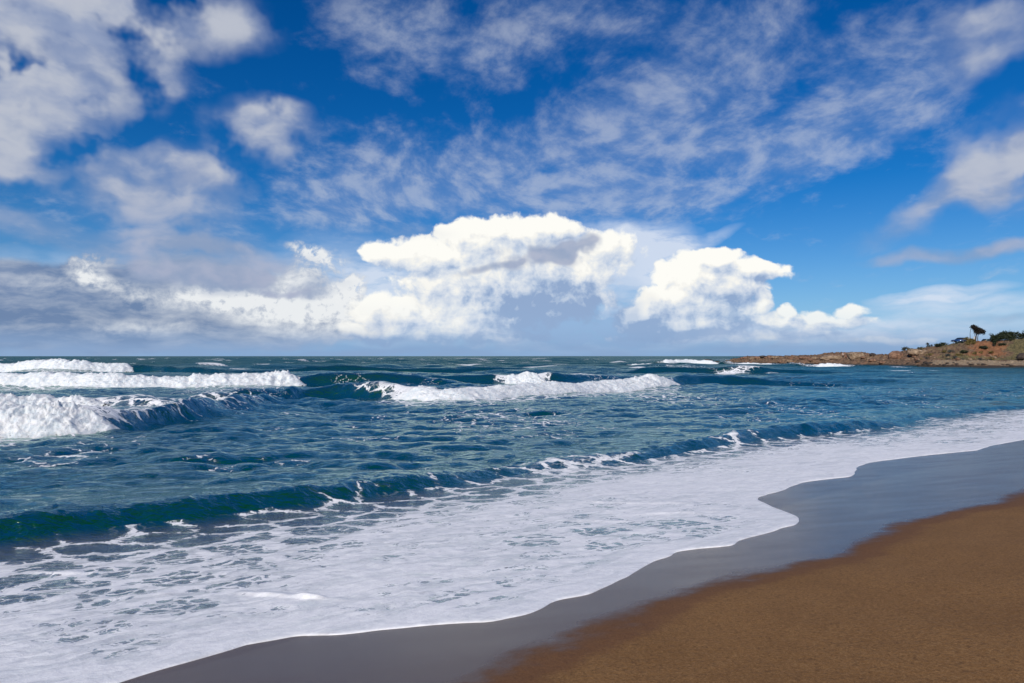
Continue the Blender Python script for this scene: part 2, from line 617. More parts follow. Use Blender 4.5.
def mat_sand():
    m, w, out = new_mat('beach_sand')
    co = w.node('ShaderNodeTexCoord').outputs['Object']
    wt = w.attr('wet')
    grain = w.noise(co, 260.0, 2, 0.7)
    grain2 = w.noise(co, 52.0, 5, 0.8)
    grain3 = w.noise(co, 30.0, 5, 0.75)
    blot = w.noise(co, 1.3, 5, 0.55)
    wt = w.m('ADD', wt, w.mul(w.sub(w.noise(w.mapping(co, rot=(0, 0, R(-39.7)), scale=(1.0, 1.5, 1)), 3.4, 7, 0.66), 0.5), w.mul(w.mul(wt, w.sub(1.0, wt)), 4.0)), clamp=True)
    dry = w.mix(w.ss(grain, 0.32, 0.68), (0.108, 0.047, 0.012), (0.33, 0.166, 0.053))
    dry = w.mix(w.mul(w.ss(grain2, 0.45, 0.66), 0.62), dry, (0.40, 0.235, 0.095))
    dry = w.mix(w.mul(w.ss(grain3, 0.50, 0.64), 0.60), dry, (0.085, 0.038, 0.012))
    dry = w.mix(w.mul(w.ss(blot, 0.35, 0.7), 0.22), dry, (0.11, 0.048, 0.012))
    damp = w.mix(w.ss(grain, 0.3, 0.7), (0.058, 0.036, 0.026), (0.150, 0.098, 0.072))
    # small shell grit left by the wash
    grit = w.voronoi(co, 42.0, 'F1')
    pick = w.ss(w.noise(co, 1.9, 3, 0.6), 0.60, 0.72)
    damp = w.mix(w.mul(w.mul(w.ss(grit, 0.13, 0.07), pick), 0.8), damp, (0.45, 0.38, 0.32))
    color = w.mix(w.ss(wt, 0.35, 0.95), dry, damp)
    moist = w.mul(w.ss(wt, 0.02, 0.30), w.ss(wt, 0.95, 0.45))
    color = w.mix(w.mul(moist, 0.60), color, w.mix(w.ss(grain, 0.3, 0.7), (0.075, 0.028, 0.012), (0.190, 0.080, 0.036)))
    soak = w.ss(wt, 0.45, 1.0)
    rough = w.ss(soak, 0.0, 1.0, 0.85, 0.20, 'LINEAR')
    film = w.ss(w.noise(w.mapping(co, rot=(0, 0, R(-39.7)), scale=(0.5, 2.2, 1)), 1.4, 4, 0.55), 0.35, 0.7)
    rough = w.add(rough, w.mul(w.mul(film, soak), 0.05))
    hgt = w.add(w.mul(grain, 0.6), w.mul(grain2, 0.8))
    b1 = bump(w, hgt, 0.55, 0.004)
    dents = w.add(w.noise(co, 9.0, 4, 0.6), w.mul(w.noise(co, 28.0, 3, 0.6), 0.5))
    b1 = bump(w, dents, 0.6, 0.014, b1)
    b2 = bump(w, w.add(w.mul(grain, 0.7), w.noise(co, 14.0, 3, 0.5)), 0.5, 0.0016)
    nm = w.node('ShaderNodeMix', data_type='VECTOR')
    w.put(nm.inputs[0], soak)
    w.put(nm.inputs[4], b1)
    w.put(nm.inputs[5], b2)
    p = principled(w, color, rough, Normal=nm.outputs[1])
    w.put(p.inputs['Specular IOR Level'], w.ss(soak, 0, 1, 0.25, 0.32, 'LINEAR'))
    w.l.new(p.outputs[0], out.inputs[0])
    return m


build_sand()


# ------------------------------------------------------------------ sea
def ocean_tile(n, L, wind, amp_rms, lmin, lmax, seed):
    """A tile of wind sea: heights and sideways shifts from a random wave spectrum."""
    g = np.random.default_rng(seed)
    k1 = np.fft.fftfreq(n, L / n) * 2 * np.pi
    kx, ky = np.meshgrid(k1, k1, indexing='ij')
    k = np.hypot(kx, ky)
    k[0, 0] = 1
    c = (kx * wind[0] + ky * wind[1]) / k
    sp = k ** -3.6 * (0.12 + np.abs(c) ** 3)
    lam = 2 * np.pi / k
    sp *= np.exp(-(lmin / lam) ** 4) * np.exp(-(lam / lmax) ** 4)
    sp[0, 0] = 0
    A = np.sqrt(sp) * (g.normal(size=(n, n)) + 1j * g.normal(size=(n, n)))
    h = np.fft.ifft2(A).real
    s = amp_rms / h.std()
    dx = np.fft.ifft2(-1j * kx / k * A).real * s
    dy = np.fft.ifft2(-1j * ky / k * A).real * s
    return h * s, dx, dy


def sample(tile, L, x, y):
    n = tile.shape[0]
    fx, fy = x / L * n, y / L * n
    ix, iy = np.floor(fx).astype(int), np.floor(fy).astype(int)
    ax, ay = fx - ix, fy - iy
    g = lambda i, j: tile[i % n, j % n]
    return (g(ix, iy) * (1 - ax) * (1 - ay) + g(ix + 1, iy) * ax * (1 - ay) + g(ix, iy + 1) * (1 - ax) * ay + g(ix + 1, iy + 1) * ax * ay)


# crests out at sea: foot line (photo points), height, where the white water lies
#   points (column, row of the foot, height), front width / height, white from column to column
CRESTS = {
    'A': ([(-90, 372.2, 1.2), (0, 372.4, 1.2), (70, 372.5, 1.25), (137, 371.8, 1.40), (180, 372.5, 1.1), (235, 373, .7), (280, 373, .2)], (-90, 140)),
    'G': ([(255, 373, .2), (300, 372.5, .9), (350, 372, 1.2), (395, 372, .9), (440, 372, .5), (520, 371, .5), (600, 371, .2)], None),
    'B': ([(-110, 387, .86), (0, 387.5, .86), (100, 388, .90), (220, 386, 1.02), (300, 384.5, 1.30), (330, 384, 1.3), (400, 383.5, .75), (460, 384, .3)], (-110, 318)),
    'C': ([(-160, 438, .92), (0, 435.5, .92), (60, 433.5, .92), (120, 430, .88), (150, 426, .8), (168, 423, .5), (200, 419, .22), (245, 415, .08)], (-160, 204)),
    'K': ([(-120, 413, .55), (0, 411, .6), (50, 409, .65), (110, 408, .68), (160, 409, .45), (215, 411, .2), (250, 411, .08)], (-120, 128)),
    'H': ([(185, 403, .3), (235, 402, .75), (275, 400, .62), (330, 398, .85), (380, 399, .55), (420, 400, .2)], None),
    'D': ([(330, 398, .4), (385, 399, .60), (430, 402.5, .62), (480, 401, .64), (540, 396, .66), (600, 391, .72), (650, 387.5, .85), (690, 384, .85),
           (740, 383.5, .8), (800, 383.5, .35), (860, 384, .1)], (382, 690)),
    'E': ([(380, 381, .3), (440, 382, .6), (480, 382.5, .8), (505, 382.5, .95), (535, 382.3, 1.25), (556, 382, 1.1), (575, 381.5, .6), (640, 380, .3)], (498, 558)),
    'M': ([(590, 374, .2), (650, 373, .7), (720, 373, .9), (800, 373, .5), (860, 374, .2)], None),
    'R': ([(650, 364.6, .4), (665, 364.6, .9), (690, 364.3, 1.3), (722, 364.3, 1.0), (735, 364.3, .4)], (662, 726)),
    'S': ([(728, 364.3, .5), (740, 364.6, .8), (756, 364.8, .7), (790, 365.2, .3)], (731, 780)),
    'T': ([(790, 365.6, .3), (812, 366.2, .7), (830, 366.4, .95), (850, 366.4, .5), (880, 366.8, .3)], (806, 862)),
    'F': ([(600, 367, .3), (636, 367, .8), (660, 367, .7), (700, 366, .5), (760, 366, .3)], (630, 655)),
}


def crest_curve(key):
    pts = CRESTS[key][0]
    xy = np.array([ground(p[0], p[1], 0.0) for p in pts])
    return xy[:, 0], xy[:, 1], np.array([p[2] for p in pts])


def crest_at(key, x):
    """Foot distance and height of a crest at world x (smooth through the traced points)."""
    cx, cy, ch = crest_curve(key)
    k = max((cx[-1] - cx[0]) / 60.0, 0.05)
    q = np.arange(-4, 5) * k
    wgt = np.exp(-(np.arange(-4, 5) / 2.2) ** 2)
    wgt /= wgt.sum()
    y = sum(g * np.interp(x + d, cx, cy) for g, d in zip(wgt, q))
    h = sum(g * np.interp(x + d, cx, ch, left=0, right=0) for g, d in zip(wgt, q))
    return y + 0.35 * perlin(np.asarray(x) * 0.23, hash_key(key)), h


def crest_slope(key, x):
    return (crest_at(key, x + .6)[0] - crest_at(key, x - .6)[0]) / 1.2


def hash_key(key):
    return 3.17 * (ord(key) - 60)


# the small wave about to fold onto the wash: (column, row of its foot, height)
NEAR = [(-60, 552, .42), (0, 543, .50), (70, 533, .46), (130, 526, .40), (200, 518, .40), (290, 507, .40), (360, 497, .38), (420, 488, .30), (480, 479, .15), (540, 470, .09),
        (590, 464, .12), (650, 457, .18), (700, 449, .26), (750, 441, .33), (800, 434.5, .44), (850, 429.5, .44), (900, 424, .22), (930, 416, .12), (1000, 408, .12), (1060, 404, .12)]


def near_st():
    out = []
    for px, py, h in NEAR:
        x, y = ground(px, py, -0.02)
        s, t = to_st(x, y)
        out.append((t, s, h))
    out.sort()
    return np.array(out)


L1, L2, L3 = 31.0, 137.0, 611.0
TILE1 = ocean_tile(512, L1, (0.25, -1.0), 0.068, 0.36, 5.0, 3)
TILE2 = ocean_tile(256, L2, (0.1, -1.0), 0.17, 3.0, 40.0, 8)
TILE3 = ocean_tile(512, L3, (0.05, -1.0), 0.42, 9.0, 60.0, 21)


def open_sea(x, y):
    """Wind sea and swell away from the breakers: height and sideways shifts."""
    s, _ = to_st(x, y)
    r = np.hypot(x, y)
    c, q = math.cos(0.35), math.sin(0.35)
    xr, yr = x * c - y * q, x * q + y * c
    patch = 0.75 + 0.6 * fbm(x * 0.05, y * 0.08, octaves=2)
    f1 = sstep(s, 5.6, 11.0) * (1 - 0.85 * sstep(r, 60, 200)) * np.clip(patch, 0.3, 1.5)
    f2 = sstep(s, 8, 35) * (1 - 0.8 * sstep(r, 250, 900))
    f3 = sstep(r, 85, 170) * (1 - 0.8 * sstep(r, 700, 1500)) * (1 - 0.85 * sstep(x, 40, 90))
    z = f1 * sample(TILE1[0], L1, x, y) + f2 * sample(TILE2[0], L2, xr, yr) + f3 * (np.abs(sample(TILE3[0], L3, x, y)) * 1.5 - 0.35)
    ox = f1 * sample(TILE1[1], L1, x, y) * 0.9 + f2 * 0.6 * sample(TILE2[1], L2, xr, yr)
    oy = f1 * sample(TILE1[2], L1, x, y) * 0.9 + f2 * 0.6 * sample(TILE2[2], L2, xr, yr)
    return z, ox, oy


def build_sea():
    s_a = np.array([0, .003, .008, .015, .025, .038, .055, .075, .10, .13, .165])
    s_b = axis(0.20, 9.5, 0.045, 0.0, 0)
    s_c = axis(s_b[-1] + .05, 12000, 0.05, 0.0062, 1.0, 0.03, 190)
    S = np.concatenate([s_a, s_b, s_c])
    tl = -axis(5, 12000, 0.08, 0.035, 0.0)[::-1]
    tm = axis(-4.95, 12000, 0.036, 0.0072, -2.0, 0.03, 330)
    T = np.concatenate([tl, tm])
    sp, tt = np.meshgrid(S, T, indexing='ij')
    es = edge_offset(T)[None, :]
    ss_ = sp + es * (1 - sstep(sp, 2.0, 9.0))
    x, y = from_st(ss_, tt)
    r = np.hypot(x, y)
    bed = sand_z(ss_)

    # wash: a thin sheet over the sand
    ridge = fbm(x * 0.9, y * 0.9, octaves=3)
    th = -0.005 + 0.022 * np.sqrt(np.clip(1 - np.exp(-sp / 0.035), 0, 1)) + 0.023 * sp
    th += (0.012 * ridge + 0.006 * fbm(x * 5, y * 5, octaves=2)) * sstep(sp, 0.1, 1.2)
    wash = bed + th
    fold = np.zeros_like(x)
    # low folds running over the wash
    for pts, hh in (([(228, 597), (260, 601), (300, 607), (352, 613)], .055), ([(545, 523), (600, 527), (640, 530)], .035), ([(575, 500), (640, 507), (700, 508)], .035),
                    ([(20, 560), (60, 566), (110, 566)], .04), ([(640, 520), (700, 522), (720, 519)], .03), ([(90, 600), (150, 596), (190, 590)], .03)):
        a = np.array([to_st(*ground(px, py, .1)) for px, py in pts])
        a = a[np.argsort(a[:, 1])]
        d = ss_ - np.interp(tt, a[:, 1], a[:, 0]) + 0.09 * perlin(tt * 2.1, 4.4) + 0.04 * perlin(tt * 5.3, 1.4)
        env = sstep(tt, a[0, 1] - .1, a[0, 1] + .35) * (1 - sstep(tt, a[-1, 1] - .35, a[-1, 1] + .1))
        f = np.where(d < 0, np.exp(-(d / .05) ** 2), np.exp(-(d / .16) ** 2)) * env
        f = f * np.clip(0.75 + 0.9 * perlin(x * 4.0, y * 4.0, 2.0), 0, 1.2)
        wash = wash + f * hh * 0.8
        fold = np.maximum(fold, f)

    open_z, ox, oy = open_sea(x, y)

    foam = np.zeros_like(x)
    crest = np.zeros_like(x)
    for key, (pts, white) in CRESTS.items():
        cx, cy, ch = crest_curve(key)
        sel = (x > cx[0] - 8) & (x < cx[-1] + 8) & (y > cy.min() - 12) & (y < cy.max() + 40)
        xx, yy = x[sel], y[sel]
        yc, h = crest_at(key, xx)
        cs = 1 / np.hypot(1, crest_slope(key, xx))
        wf = 0.55 + 0.75 * h
        d = (yy - yc) * cs - wf * 1.15
        wb = 2.2 + 2.4 * h
        prof = np.where(d < 0, np.exp(-(d / wf) ** 2 * 1.6), np.exp(-(d / wb) ** 2))
        trough = -0.16 * np.exp(-(((yy - yc) * cs + wf) / (wf * 1.6)) ** 2)
        under = 1.0
        if white:
            ua, ub = (ground(q, np.interp(q, [p[0] for p in pts], [p[1] for p in pts]))[0] for q in white)
            under = 1 - 0.24 * sstep(xx, ua - 1, ua + 1) * (1 - sstep(xx, ub - 2.5, ub - .5))
        open_z[sel] += h * (prof * under + trough)
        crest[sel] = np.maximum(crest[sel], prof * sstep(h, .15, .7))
        if white:
            wx0, wx1 = (ground(q, np.interp(q, [p[0] for p in pts], [p[1] for p in pts]))[0] for q in white)
            edgew = min((wx1 - wx0) * 0.22, 4.0)
            along = sstep(xx, wx0 - edgew, wx0 + edgew) * (1 - sstep(xx, wx1 - edgew * 1.3, wx1 - edgew * .25))
            trail = np.where(d < 0, 0.85 * np.exp(-(d / (wf * 0.9)) ** 4), 0.82 * np.exp(-(d / (1.5 + 3.2 * h))))
            ahead = 0.34 * np.exp(-((d + wf * 2.6) / (wf * 2.6)) ** 2)
            foam[sel] = np.maximum(foam[sel], along * np.maximum(trail, ahead))

    # scattered lace from waves that broke earlier
    def lace(px0, px1, py0, py1, amount):
        x0, y0 = ground((px0 + px1) / 2, py0)
        _, y1 = ground((px0 + px1) / 2, py1)
        xa, xb = ground(px0, (py0 + py1) / 2)[0], ground(px1, (py0 + py1) / 2)[0]
        q = ((x - (xa + xb) / 2) / ((xb - xa) / 2)) ** 2 + ((y - (y0 + y1) / 2) / ((y0 - y1) / 2)) ** 2
        return amount * np.exp(-q * 1.1)
    for a in ((-60, 215, 396, 436, .60), (560, 760, 386, 412, .36), (380, 640, 404, 446, .30), (150, 330, 386, 394, .40), (0, 130, 440, 475, .34),
              (330, 420, 374, 379, .45), (640, 760, 367, 374, .38), (780, 1000, 380, 400, .22), (720, 900, 402, 425, .26), (-40, 260, 379, 383, .3), (560, 640, 376, 384, .3),
              (400, 520, 387, 394, .45), (180, 330, 420, 470, .16)):
        foam = np.maximum(foam, 0.60 * lace(*a))
    foam = foam * np.clip(1.0 + 0.5 * fbm(x * 0.35, y * 0.5, octaves=3), 0.5, 1.4)

    # small far whitecaps, long and thin
    caps = sstep(perlin(x * 0.035, y * 0.11, 4.0) + 0.35 * perlin(x * 0.15, y * 0.3, 8.0), 0.42, 0.62)
    foam = np.maximum(foam, 0.75 * caps * sstep(r, 80, 130) * (1 - sstep(r, 700, 1200)))
    # the last small wave
    nst = near_st()
    sc = np.interp(tt, nst[:, 0], nst[:, 1]) + 0.16 * perlin(tt * 0.55, 2.2) + 0.05 * perlin(tt * 2.3, 6.1)
    hn = np.interp(tt, nst[:, 0], nst[:, 2], left=.4, right=.3) * 0.70 * (1 + 0.22 * perlin(tt * 0.8, 8.8))
    d = ss_ - (sc + 0.55)
    prof = np.where(d < 0, np.exp(-(d / (0.42 + 0.60 * hn)) ** 2 * 1.5), np.exp(-(d / (0.9 + 1.2 * hn)) ** 2))
    lip = sstep(d, -0.45, -0.05)
    base = wash * (1 - sstep(ss_, 5.2, 7.6)) + open_z * sstep(ss_, 5.2, 7.6)
    z = base + hn * prof * (1 + 0.16 * fbm(x * 1.3, y * 1.3, octaves=3)) + 0.035 * fbm(x * 2.6, y * 2.6, octaves=3) * prof - 0.05 * np.exp(-((d + 0.75) / 0.5) ** 2)
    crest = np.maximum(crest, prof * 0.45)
    # foam cover of the wash: solid near the front, breaking into lace towards the last wave
    dn = sc - ss_                                  # metres landward of the wave's foot
    near = sstep(sp, -0.5, 0.3) * np.where(dn > 0, 1.0, 0.0)
    solid = 0.24 + 0.42 * sstep(dn, 0.3, 3.4 + 1.0 * (1 - sstep(tt, 0, 6))) - 0.10 * sstep(-tt, -1.5, 2.5) * (1 - sstep(dn, 1.5, 3.6))
    solid = solid + 0.20 * fbm(x * 0.42, y * 0.42, octaves=5, gain=.6) - 0.05 + 0.22 * (1 - sstep(sp, 0.15, 0.9))
    solid += 0.07 * sstep(dn, 3.2, 4.8)
    solid += 0.22 * sstep(tt, 7, 13) * (1 - sstep(tt, 19, 26))
    broken = np.exp(-((tt - 12.5) / 2.6) ** 2) * np.exp(-((d + .15) / .55) ** 2) + .8 * np.exp(-((tt - 20.5) / 1.5) ** 2) * np.exp(-((d + .2) / .45) ** 2)
    foam = np.where(dn > 0, np.maximum(solid, foam), np.maximum(foam, 0.06))
    foam = np.maximum(foam, broken * 0.40)
    foam = foam + 0.35 * fold
    specks = 0.14 * sstep(fbm(x * 0.22, y * 0.33, octaves=3), 0.05, 0.5) * (1 - sstep(r, 60, 160))
    foam = np.where(dn > 0, foam, np.maximum(foam, specks))
    z += broken * 0.02 * (fbm(x * 3.2, y * 3.2, octaves=4, ridged=True))

    x2, y2 = x + ox * sstep(ss_, 7, 10), y + oy * sstep(ss_, 7, 10)
    shallow = 1 - sstep(ss_, 5.4, 7.2) + 0.0 * x
    shallow = np.clip(np.where(d < 0, 1.0, 0.0) * sstep(-d, 0.55, 1.05) + 0.0, 0, 1) * (1 - sstep(ss_, 9, 14))
    depth = sstep(ss_, 6.5, 60) 
    o = mesh_object('sea', np.stack([x2, y2, z], -1).reshape(-1, 3), grid_faces(len(S), len(T))[:, ::-1], mat_sea())
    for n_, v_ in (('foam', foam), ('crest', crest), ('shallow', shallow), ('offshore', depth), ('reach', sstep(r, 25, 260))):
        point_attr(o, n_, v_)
    tag(o, kind='structure')
    print('sea grid', len(S), len(T))
    return o


def mat_sea():
    m, w, out = new_mat('sea_water')
    co = w.node('ShaderNodeTexCoord').outputs['Object']
    flat = w.mapping(co, scale=(1, 1, 0.25))
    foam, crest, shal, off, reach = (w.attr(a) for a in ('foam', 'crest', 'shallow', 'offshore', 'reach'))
    # lace: cells of clear water with foam drawn along their borders
    wr = w.noise(flat, 1.7, 4, 0.55, color=True)
    wp = w.v('ADD', flat, w.v('SCALE', w.v('SUBTRACT', wr, (0.5, 0.5, 0.5)), scale=0.55))
    wp = w.mapping(wp, rot=(0, 0, R(-39.7)), scale=(0.72, 1.15, 1))
    c1 = w.voronoi(wp, 1.2, 'DISTANCE_TO_EDGE', dim='2D')
    c2 = w.voronoi(wp, 4.7, 'DISTANCE_TO_EDGE', dim='2D')
    c3 = w.voronoi(wp, 15.0, 'DISTANCE_TO_EDGE', dim='2D')
    n1 = w.noise(flat, 2.2, 8, 0.62)
    n2 = w.noise(wp, 11.0, 5, 0.65)
    net = w.add(w.mul(w.ss(c1, 0.20, 0.0), 0.50), w.mul(w.ss(c2, 0.24, 0.0), 0.24))
    net = w.add(net, w.mul(w.ss(c3, 0.25, 0.0), 0.09))
    net = w.add(net, w.m('MULTIPLY_ADD', n1, 0.55, -0.275))
    net = w.add(net, w.m('MULTIPLY_ADD', n2, 0.34, -0.17))
    val = w.add(w.mul(foam, 1.05), w.mul(net, w.ss(foam, 0.0, 0.24, 0.5, 1.0)))
    solid = w.ss(val, 0.64, 0.79)
    haze = w.mul(w.ss(val, 0.38, 0.80), 0.26)              # bubbles under the surface
    swirl = w.noise(w.mapping(wp, scale=(0.55, 1.5, 1)), 2.6, 6, 0.62, dist=1.1)
    thin = w.ss(swirl, 0.34, 0.60)                         # how thick the froth lies
    mask = w.mul(solid, w.ss(thin, 0, 1, w.ss(foam, 0.45, 0.95, 0.55, 0.82), 1.0, 'LINEAR'))
    mask = w.mx(mask, w.mul(haze, w.ss(foam, 0.05, 0.35)))

    # water body
    deep = w.mix(off, (0.0010, 0.050, 0.018), (0.002, 0.056, 0.050))
    body = w.mix(w.mul(crest, 0.85), deep, (0.008, 0.044, 0.013))  # light passing through thin crests, put into the body colour as a greener tint
    body = w.mix(w.mul(shal, 0.95), body, (0.150, 0.128, 0.088))
    r1 = w.noise(w.mapping(co, scale=(0.75, 1.25, 1)), 3.4, 5, 0.60)
    r2 = w.noise(w.mapping(co, rot=(0, 0, R(20)), scale=(0.8, 1.2, 1)), 11.0, 4, 0.6)
    r3 = w.noise(w.mapping(co, scale=(0.55, 1.2, 1)), 0.55, 5, 0.6)
    hgt = w.add(w.mul(r1, 0.13), w.mul(r2, 0.022))
    hgt = w.add(hgt, w.mul(w.mul(r3, reach), 0.9))
    nb = bump(w, hgt, 0.75, 1.0)
    body_b = w.node('ShaderNodeBsdfDiffuse')
    w.put(body_b.inputs['Color'], body)
    w.put(body_b.inputs['Normal'], nb)
    glint = w.node('ShaderNodeBsdfGlossy')
    w.put(glint.inputs['Roughness'], w.ss(reach, 0, 1, 0.07, 0.24, 'LINEAR'))
    glint.inputs['Color'].default_value = (0.80, 1.0, 0.93, 1)
    w.put(glint.inputs['Normal'], nb)
    fr = w.node('ShaderNodeFresnel')
    fr.inputs['IOR'].default_value = 1.333
    w.put(fr.inputs['Normal'], nb)
    water = w.node('ShaderNodeMixShader')
    w.put(water.inputs[0], w.mul(fr.outputs[0], w.ss(reach, 0, 1, 0.70, 0.30, 'LINEAR')))
    w.l.new(body_b.outputs[0], water.inputs[1])
    w.l.new(glint.outputs[0], water.inputs[2])

    # foam
    lump = w.add(w.noise(flat, 6.0, 6, 0.6), w.mul(w.noise(flat, 34.0, 3, 0.6), 0.35))
    pores = w.voronoi(wp, 60.0, 'F1', dim='2D')
    fb = bump(w, w.add(w.add(w.mul(lump, 0.6), w.mul(solid, 0.6)), w.add(w.mul(pores, 0.05), w.mul(swirl, 0.9))), 0.40, 0.035)
    fcol = w.mix(w.ss(n2, 0.35, 0.65), (0.80, 0.80, 0.82), (0.92, 0.92, 0.92))
    foam_b = principled(w, fcol, 0.75, Normal=fb)
    foam_b.inputs['Specular IOR Level'].default_value = 0.3
    ms = w.node('ShaderNodeMixShader')
    w.l.new(mask, ms.inputs[0])
    w.l.new(water.outputs[0], ms.inputs[1])
    w.l.new(foam_b.outputs[0], ms.inputs[2])
    w.l.new(ms.outputs[0], out.inputs[0])
    return m


build_sea()


# ------------------------------------------------------------------ white water of the breaking waves
def mat_whitewater():
    m, w, out = new_mat('whitewater')
    co = w.node('ShaderNodeTexCoord').outputs['Object']
    lump = w.add(w.noise(co, 3.0, 7, 0.68), w.mul(w.noise(co, 12.0, 5, 0.7), 0.7))
    nb = bump(w, lump, 0.6, 0.16)
    col = w.mix(w.ss(w.noise(co, 3.0, 5, 0.6), 0.36, 0.62), (0.70, 0.76, 0.79), (0.86, 0.87, 0.87))
    thin = w.attr('thin')
    torn = w.add(w.noise(w.mapping(co, scale=(1.0, 1.0, 1.6)), 4.6, 7, 0.70), w.mul(thin, -0.62))
    p = principled(w, col, 0.8, Normal=nb)
    p.inputs['Specular IOR Level'].default_value = 0.25
    p.inputs['Subsurface Weight'].default_value = 0.7
    p.inputs['Subsurface Radius'].default_value = (1.0, 1.0, 1.0)
    p.inputs['Subsurface Scale'].default_value = 0.22
    gap = w.node('ShaderNodeBsdfTransparent')
    ms = w.node('ShaderNodeMixShader')
    w.put(ms.inputs[0], w.ss(torn, 0.02, 0.12))
    w.l.new(gap.outputs[0], ms.inputs[1])
    w.l.new(p.outputs[0], ms.inputs[2])
    w.l.new(ms.outputs[0], out.inputs[0])
    return m


MAT_WHITE = mat_whitewater()


def ico(sub):
    bm = bmesh.new()
    bmesh.ops.create_icosphere(bm, subdivisions=sub, radius=1.0)
    v = np.array([q.co[:] for q in bm.verts])
    f = np.array([[q.index for q in p.verts] for p in bm.faces])
    bm.free()
    return v, f


ICO1 = ico(1)
ICO2 = ico(2)


def breaker(key, label, lumps=1.0, fade=0.08, torn=0.03):
    pts, (c0, c1) = CRESTS[key]
    cols = [p[0] for p in pts]
    rows = [p[1] for p in pts]
    x0 = ground(c0, np.interp(c0, cols, rows))[0]
    x1 = ground(c1, np.interp(c1, cols, rows))[0]
    dist = ground(c1, np.interp(c1, cols, rows))[1]
    du = max(0.045, dist * 0.0016)
    xs = np.arange(x0, x1 + 0.4, du)
    yc, h = crest_at(key, xs)
    wf = (0.55 + 0.75 * h) * 1.15
    pd = np.array([-0.50, -0.36, -0.18, 0.02, 0.28, 0.60, 1.0, 1.45, 2.1, 3.0])
    pz = np.array([-0.55, -0.12, 0.16, 0.40, 0.68, 0.96, 1.06, 0.94, 0.62, 0.02])
    nv = 46
    v = np.linspace(0, 1, nv)
    k = np.linspace(0, 1, len(pd))
    d, zz = np.interp(v, k, pd), np.interp(v, k, pz)
    sm = np.array([1, 2, 3, 2, 1.0]) / 9
    d = np.convolve(np.pad(d, 2, 'edge'), sm, 'valid')
    zz = np.convolve(np.pad(zz, 2, 'edge'), sm, 'valid')
    L = x1 - x0
    end = sstep(xs, x0, x0 + fade * L * .5) * (1 - sstep(xs, x1 - fade * L, x1 + 0.1)) if c0 > 0 else 1 - sstep(xs, x1 - fade * L, x1 + 0.1)
    hk = hash_key(key)
    vary = 0.92 + 0.26 * fbm(xs * 0.8 / max(h.max(), .5), hk, octaves=3)
    H = h * (0.10 + 0.90 * end ** 0.8) * vary
    reach = 1 + 0.35 * fbm(xs * 0.7, hk + 5, octaves=3)
    sl = crest_slope(key, xs)
    cs = 1 / np.hypot(1, sl)
    off = wf[:, None] * np.where(d < 0.3, d * 1.0 - 0.30 * (reach[:, None] - 1), d)
    X = xs[:, None] - (sl * cs)[:, None] * off
    Y = yc[:, None] + cs[:, None] * off
    Z = zz[None, :] * H[:, None]
    Z = Z - 0.30 * (1 - end[:, None])
    sc = 1.0 / max(h.max(), .5)
    amp = 0.14 * H[:, None] * lumps
    n = 1.0 - 2.0 * np.abs(perlin(X * 1.5 * sc, Y * 1.5 * sc, Z * 2.4 * sc + hk))
    n += 0.55 * (1.0 - 2.0 * np.abs(perlin(X * 3.6 * sc, Y * 3.6 * sc, Z * 5.0 * sc - hk)))
    n += 0.50 * (1.0 - 2.0 * np.abs(perlin(X * 8.0 * sc, Y * 8.0 * sc, Z * 9.0 * sc + 9)))
    n += 0.75 * fbm(X * 18 * sc, Y * 18 * sc, Z * 18 * sc, octaves=2)
    n -= 0.55
    front = np.interp(v, [0, .25, .55, .8, 1], [0.25, .9, 1.1, .6, .15])[None, :]
    Z = Z + amp * n * front * 0.62
    Y = Y - amp * n * front * np.interp(v, [0, .5, 1], [1.0, .35, .1])[None, :]
    lip = np.exp(-((v - 0.60) / 0.07) ** 2)[None, :]
    Z = Z + lip * H[:, None] * 0.30 * np.clip(fbm(X * 4 * sc, Y * 4 * sc, 3.3 + hk, octaves=4, gain=.65) - 0.2, 0, 1)
    X = X + amp * 0.4 * perlin(X * 2.2 * sc, Y * 2.2, Z * 2.2 + 31) * front
    Z = Z + open_sea(X, Y)[0]
    verts = np.stack([X, Y, Z], -1).reshape(-1, 3)
    faces = grid_faces(len(xs), nv)
    thin = (np.interp(v, [0, .1, .26, .60, .74, .9], [.55, .46, 0.16, 0.12, .58, 1.0])[None, :] + (1 - end[:, None]) * 0.6 + torn
            + 0.10 * fbm(X * .8, Y * .8, octaves=2)).reshape(-1)
    o = mesh_object('breaking_wave', verts, faces, MAT_WHITE)
    point_attr(o, 'thin', np.clip(thin, 0, 1.2))
    tag(o, label, 'wave', 'breaking waves rolling in')
    return o


breaker('A', 'farthest long white breaker at the left, below the horizon, ending in a green shoulder')
breaker('B', 'longest straight white breaker on the left, second line of surf from the horizon')
breaker('K', 'ragged low foam wave just behind the nearest big white breaker on the left', lumps=1.3, fade=0.25, torn=0.16)
breaker('C', 'nearest big white breaker at the left, tumbling towards the beach', lumps=1.1, fade=0.26, torn=0.04)
breaker('D', 'long low white breaker in the middle of the sea, slanting away to the right', fade=0.14)
breaker('E', 'short stubby whitecap behind the middle breaker, with green water on its left', fade=0.45)
breaker('F', 'tiny distant whitecap near the horizon left of the reef rocks', fade=0.3)
breaker('R', 'surf breaking over the dark reef rocks off the point', fade=0.2, torn=0.1)
breaker('S', 'surf washing against the far tip of the rocky point', fade=0.25, torn=0.1)
breaker('T', 'surf washing against the middle of the rocky point, below the two people', fade=0.3, torn=0.1)


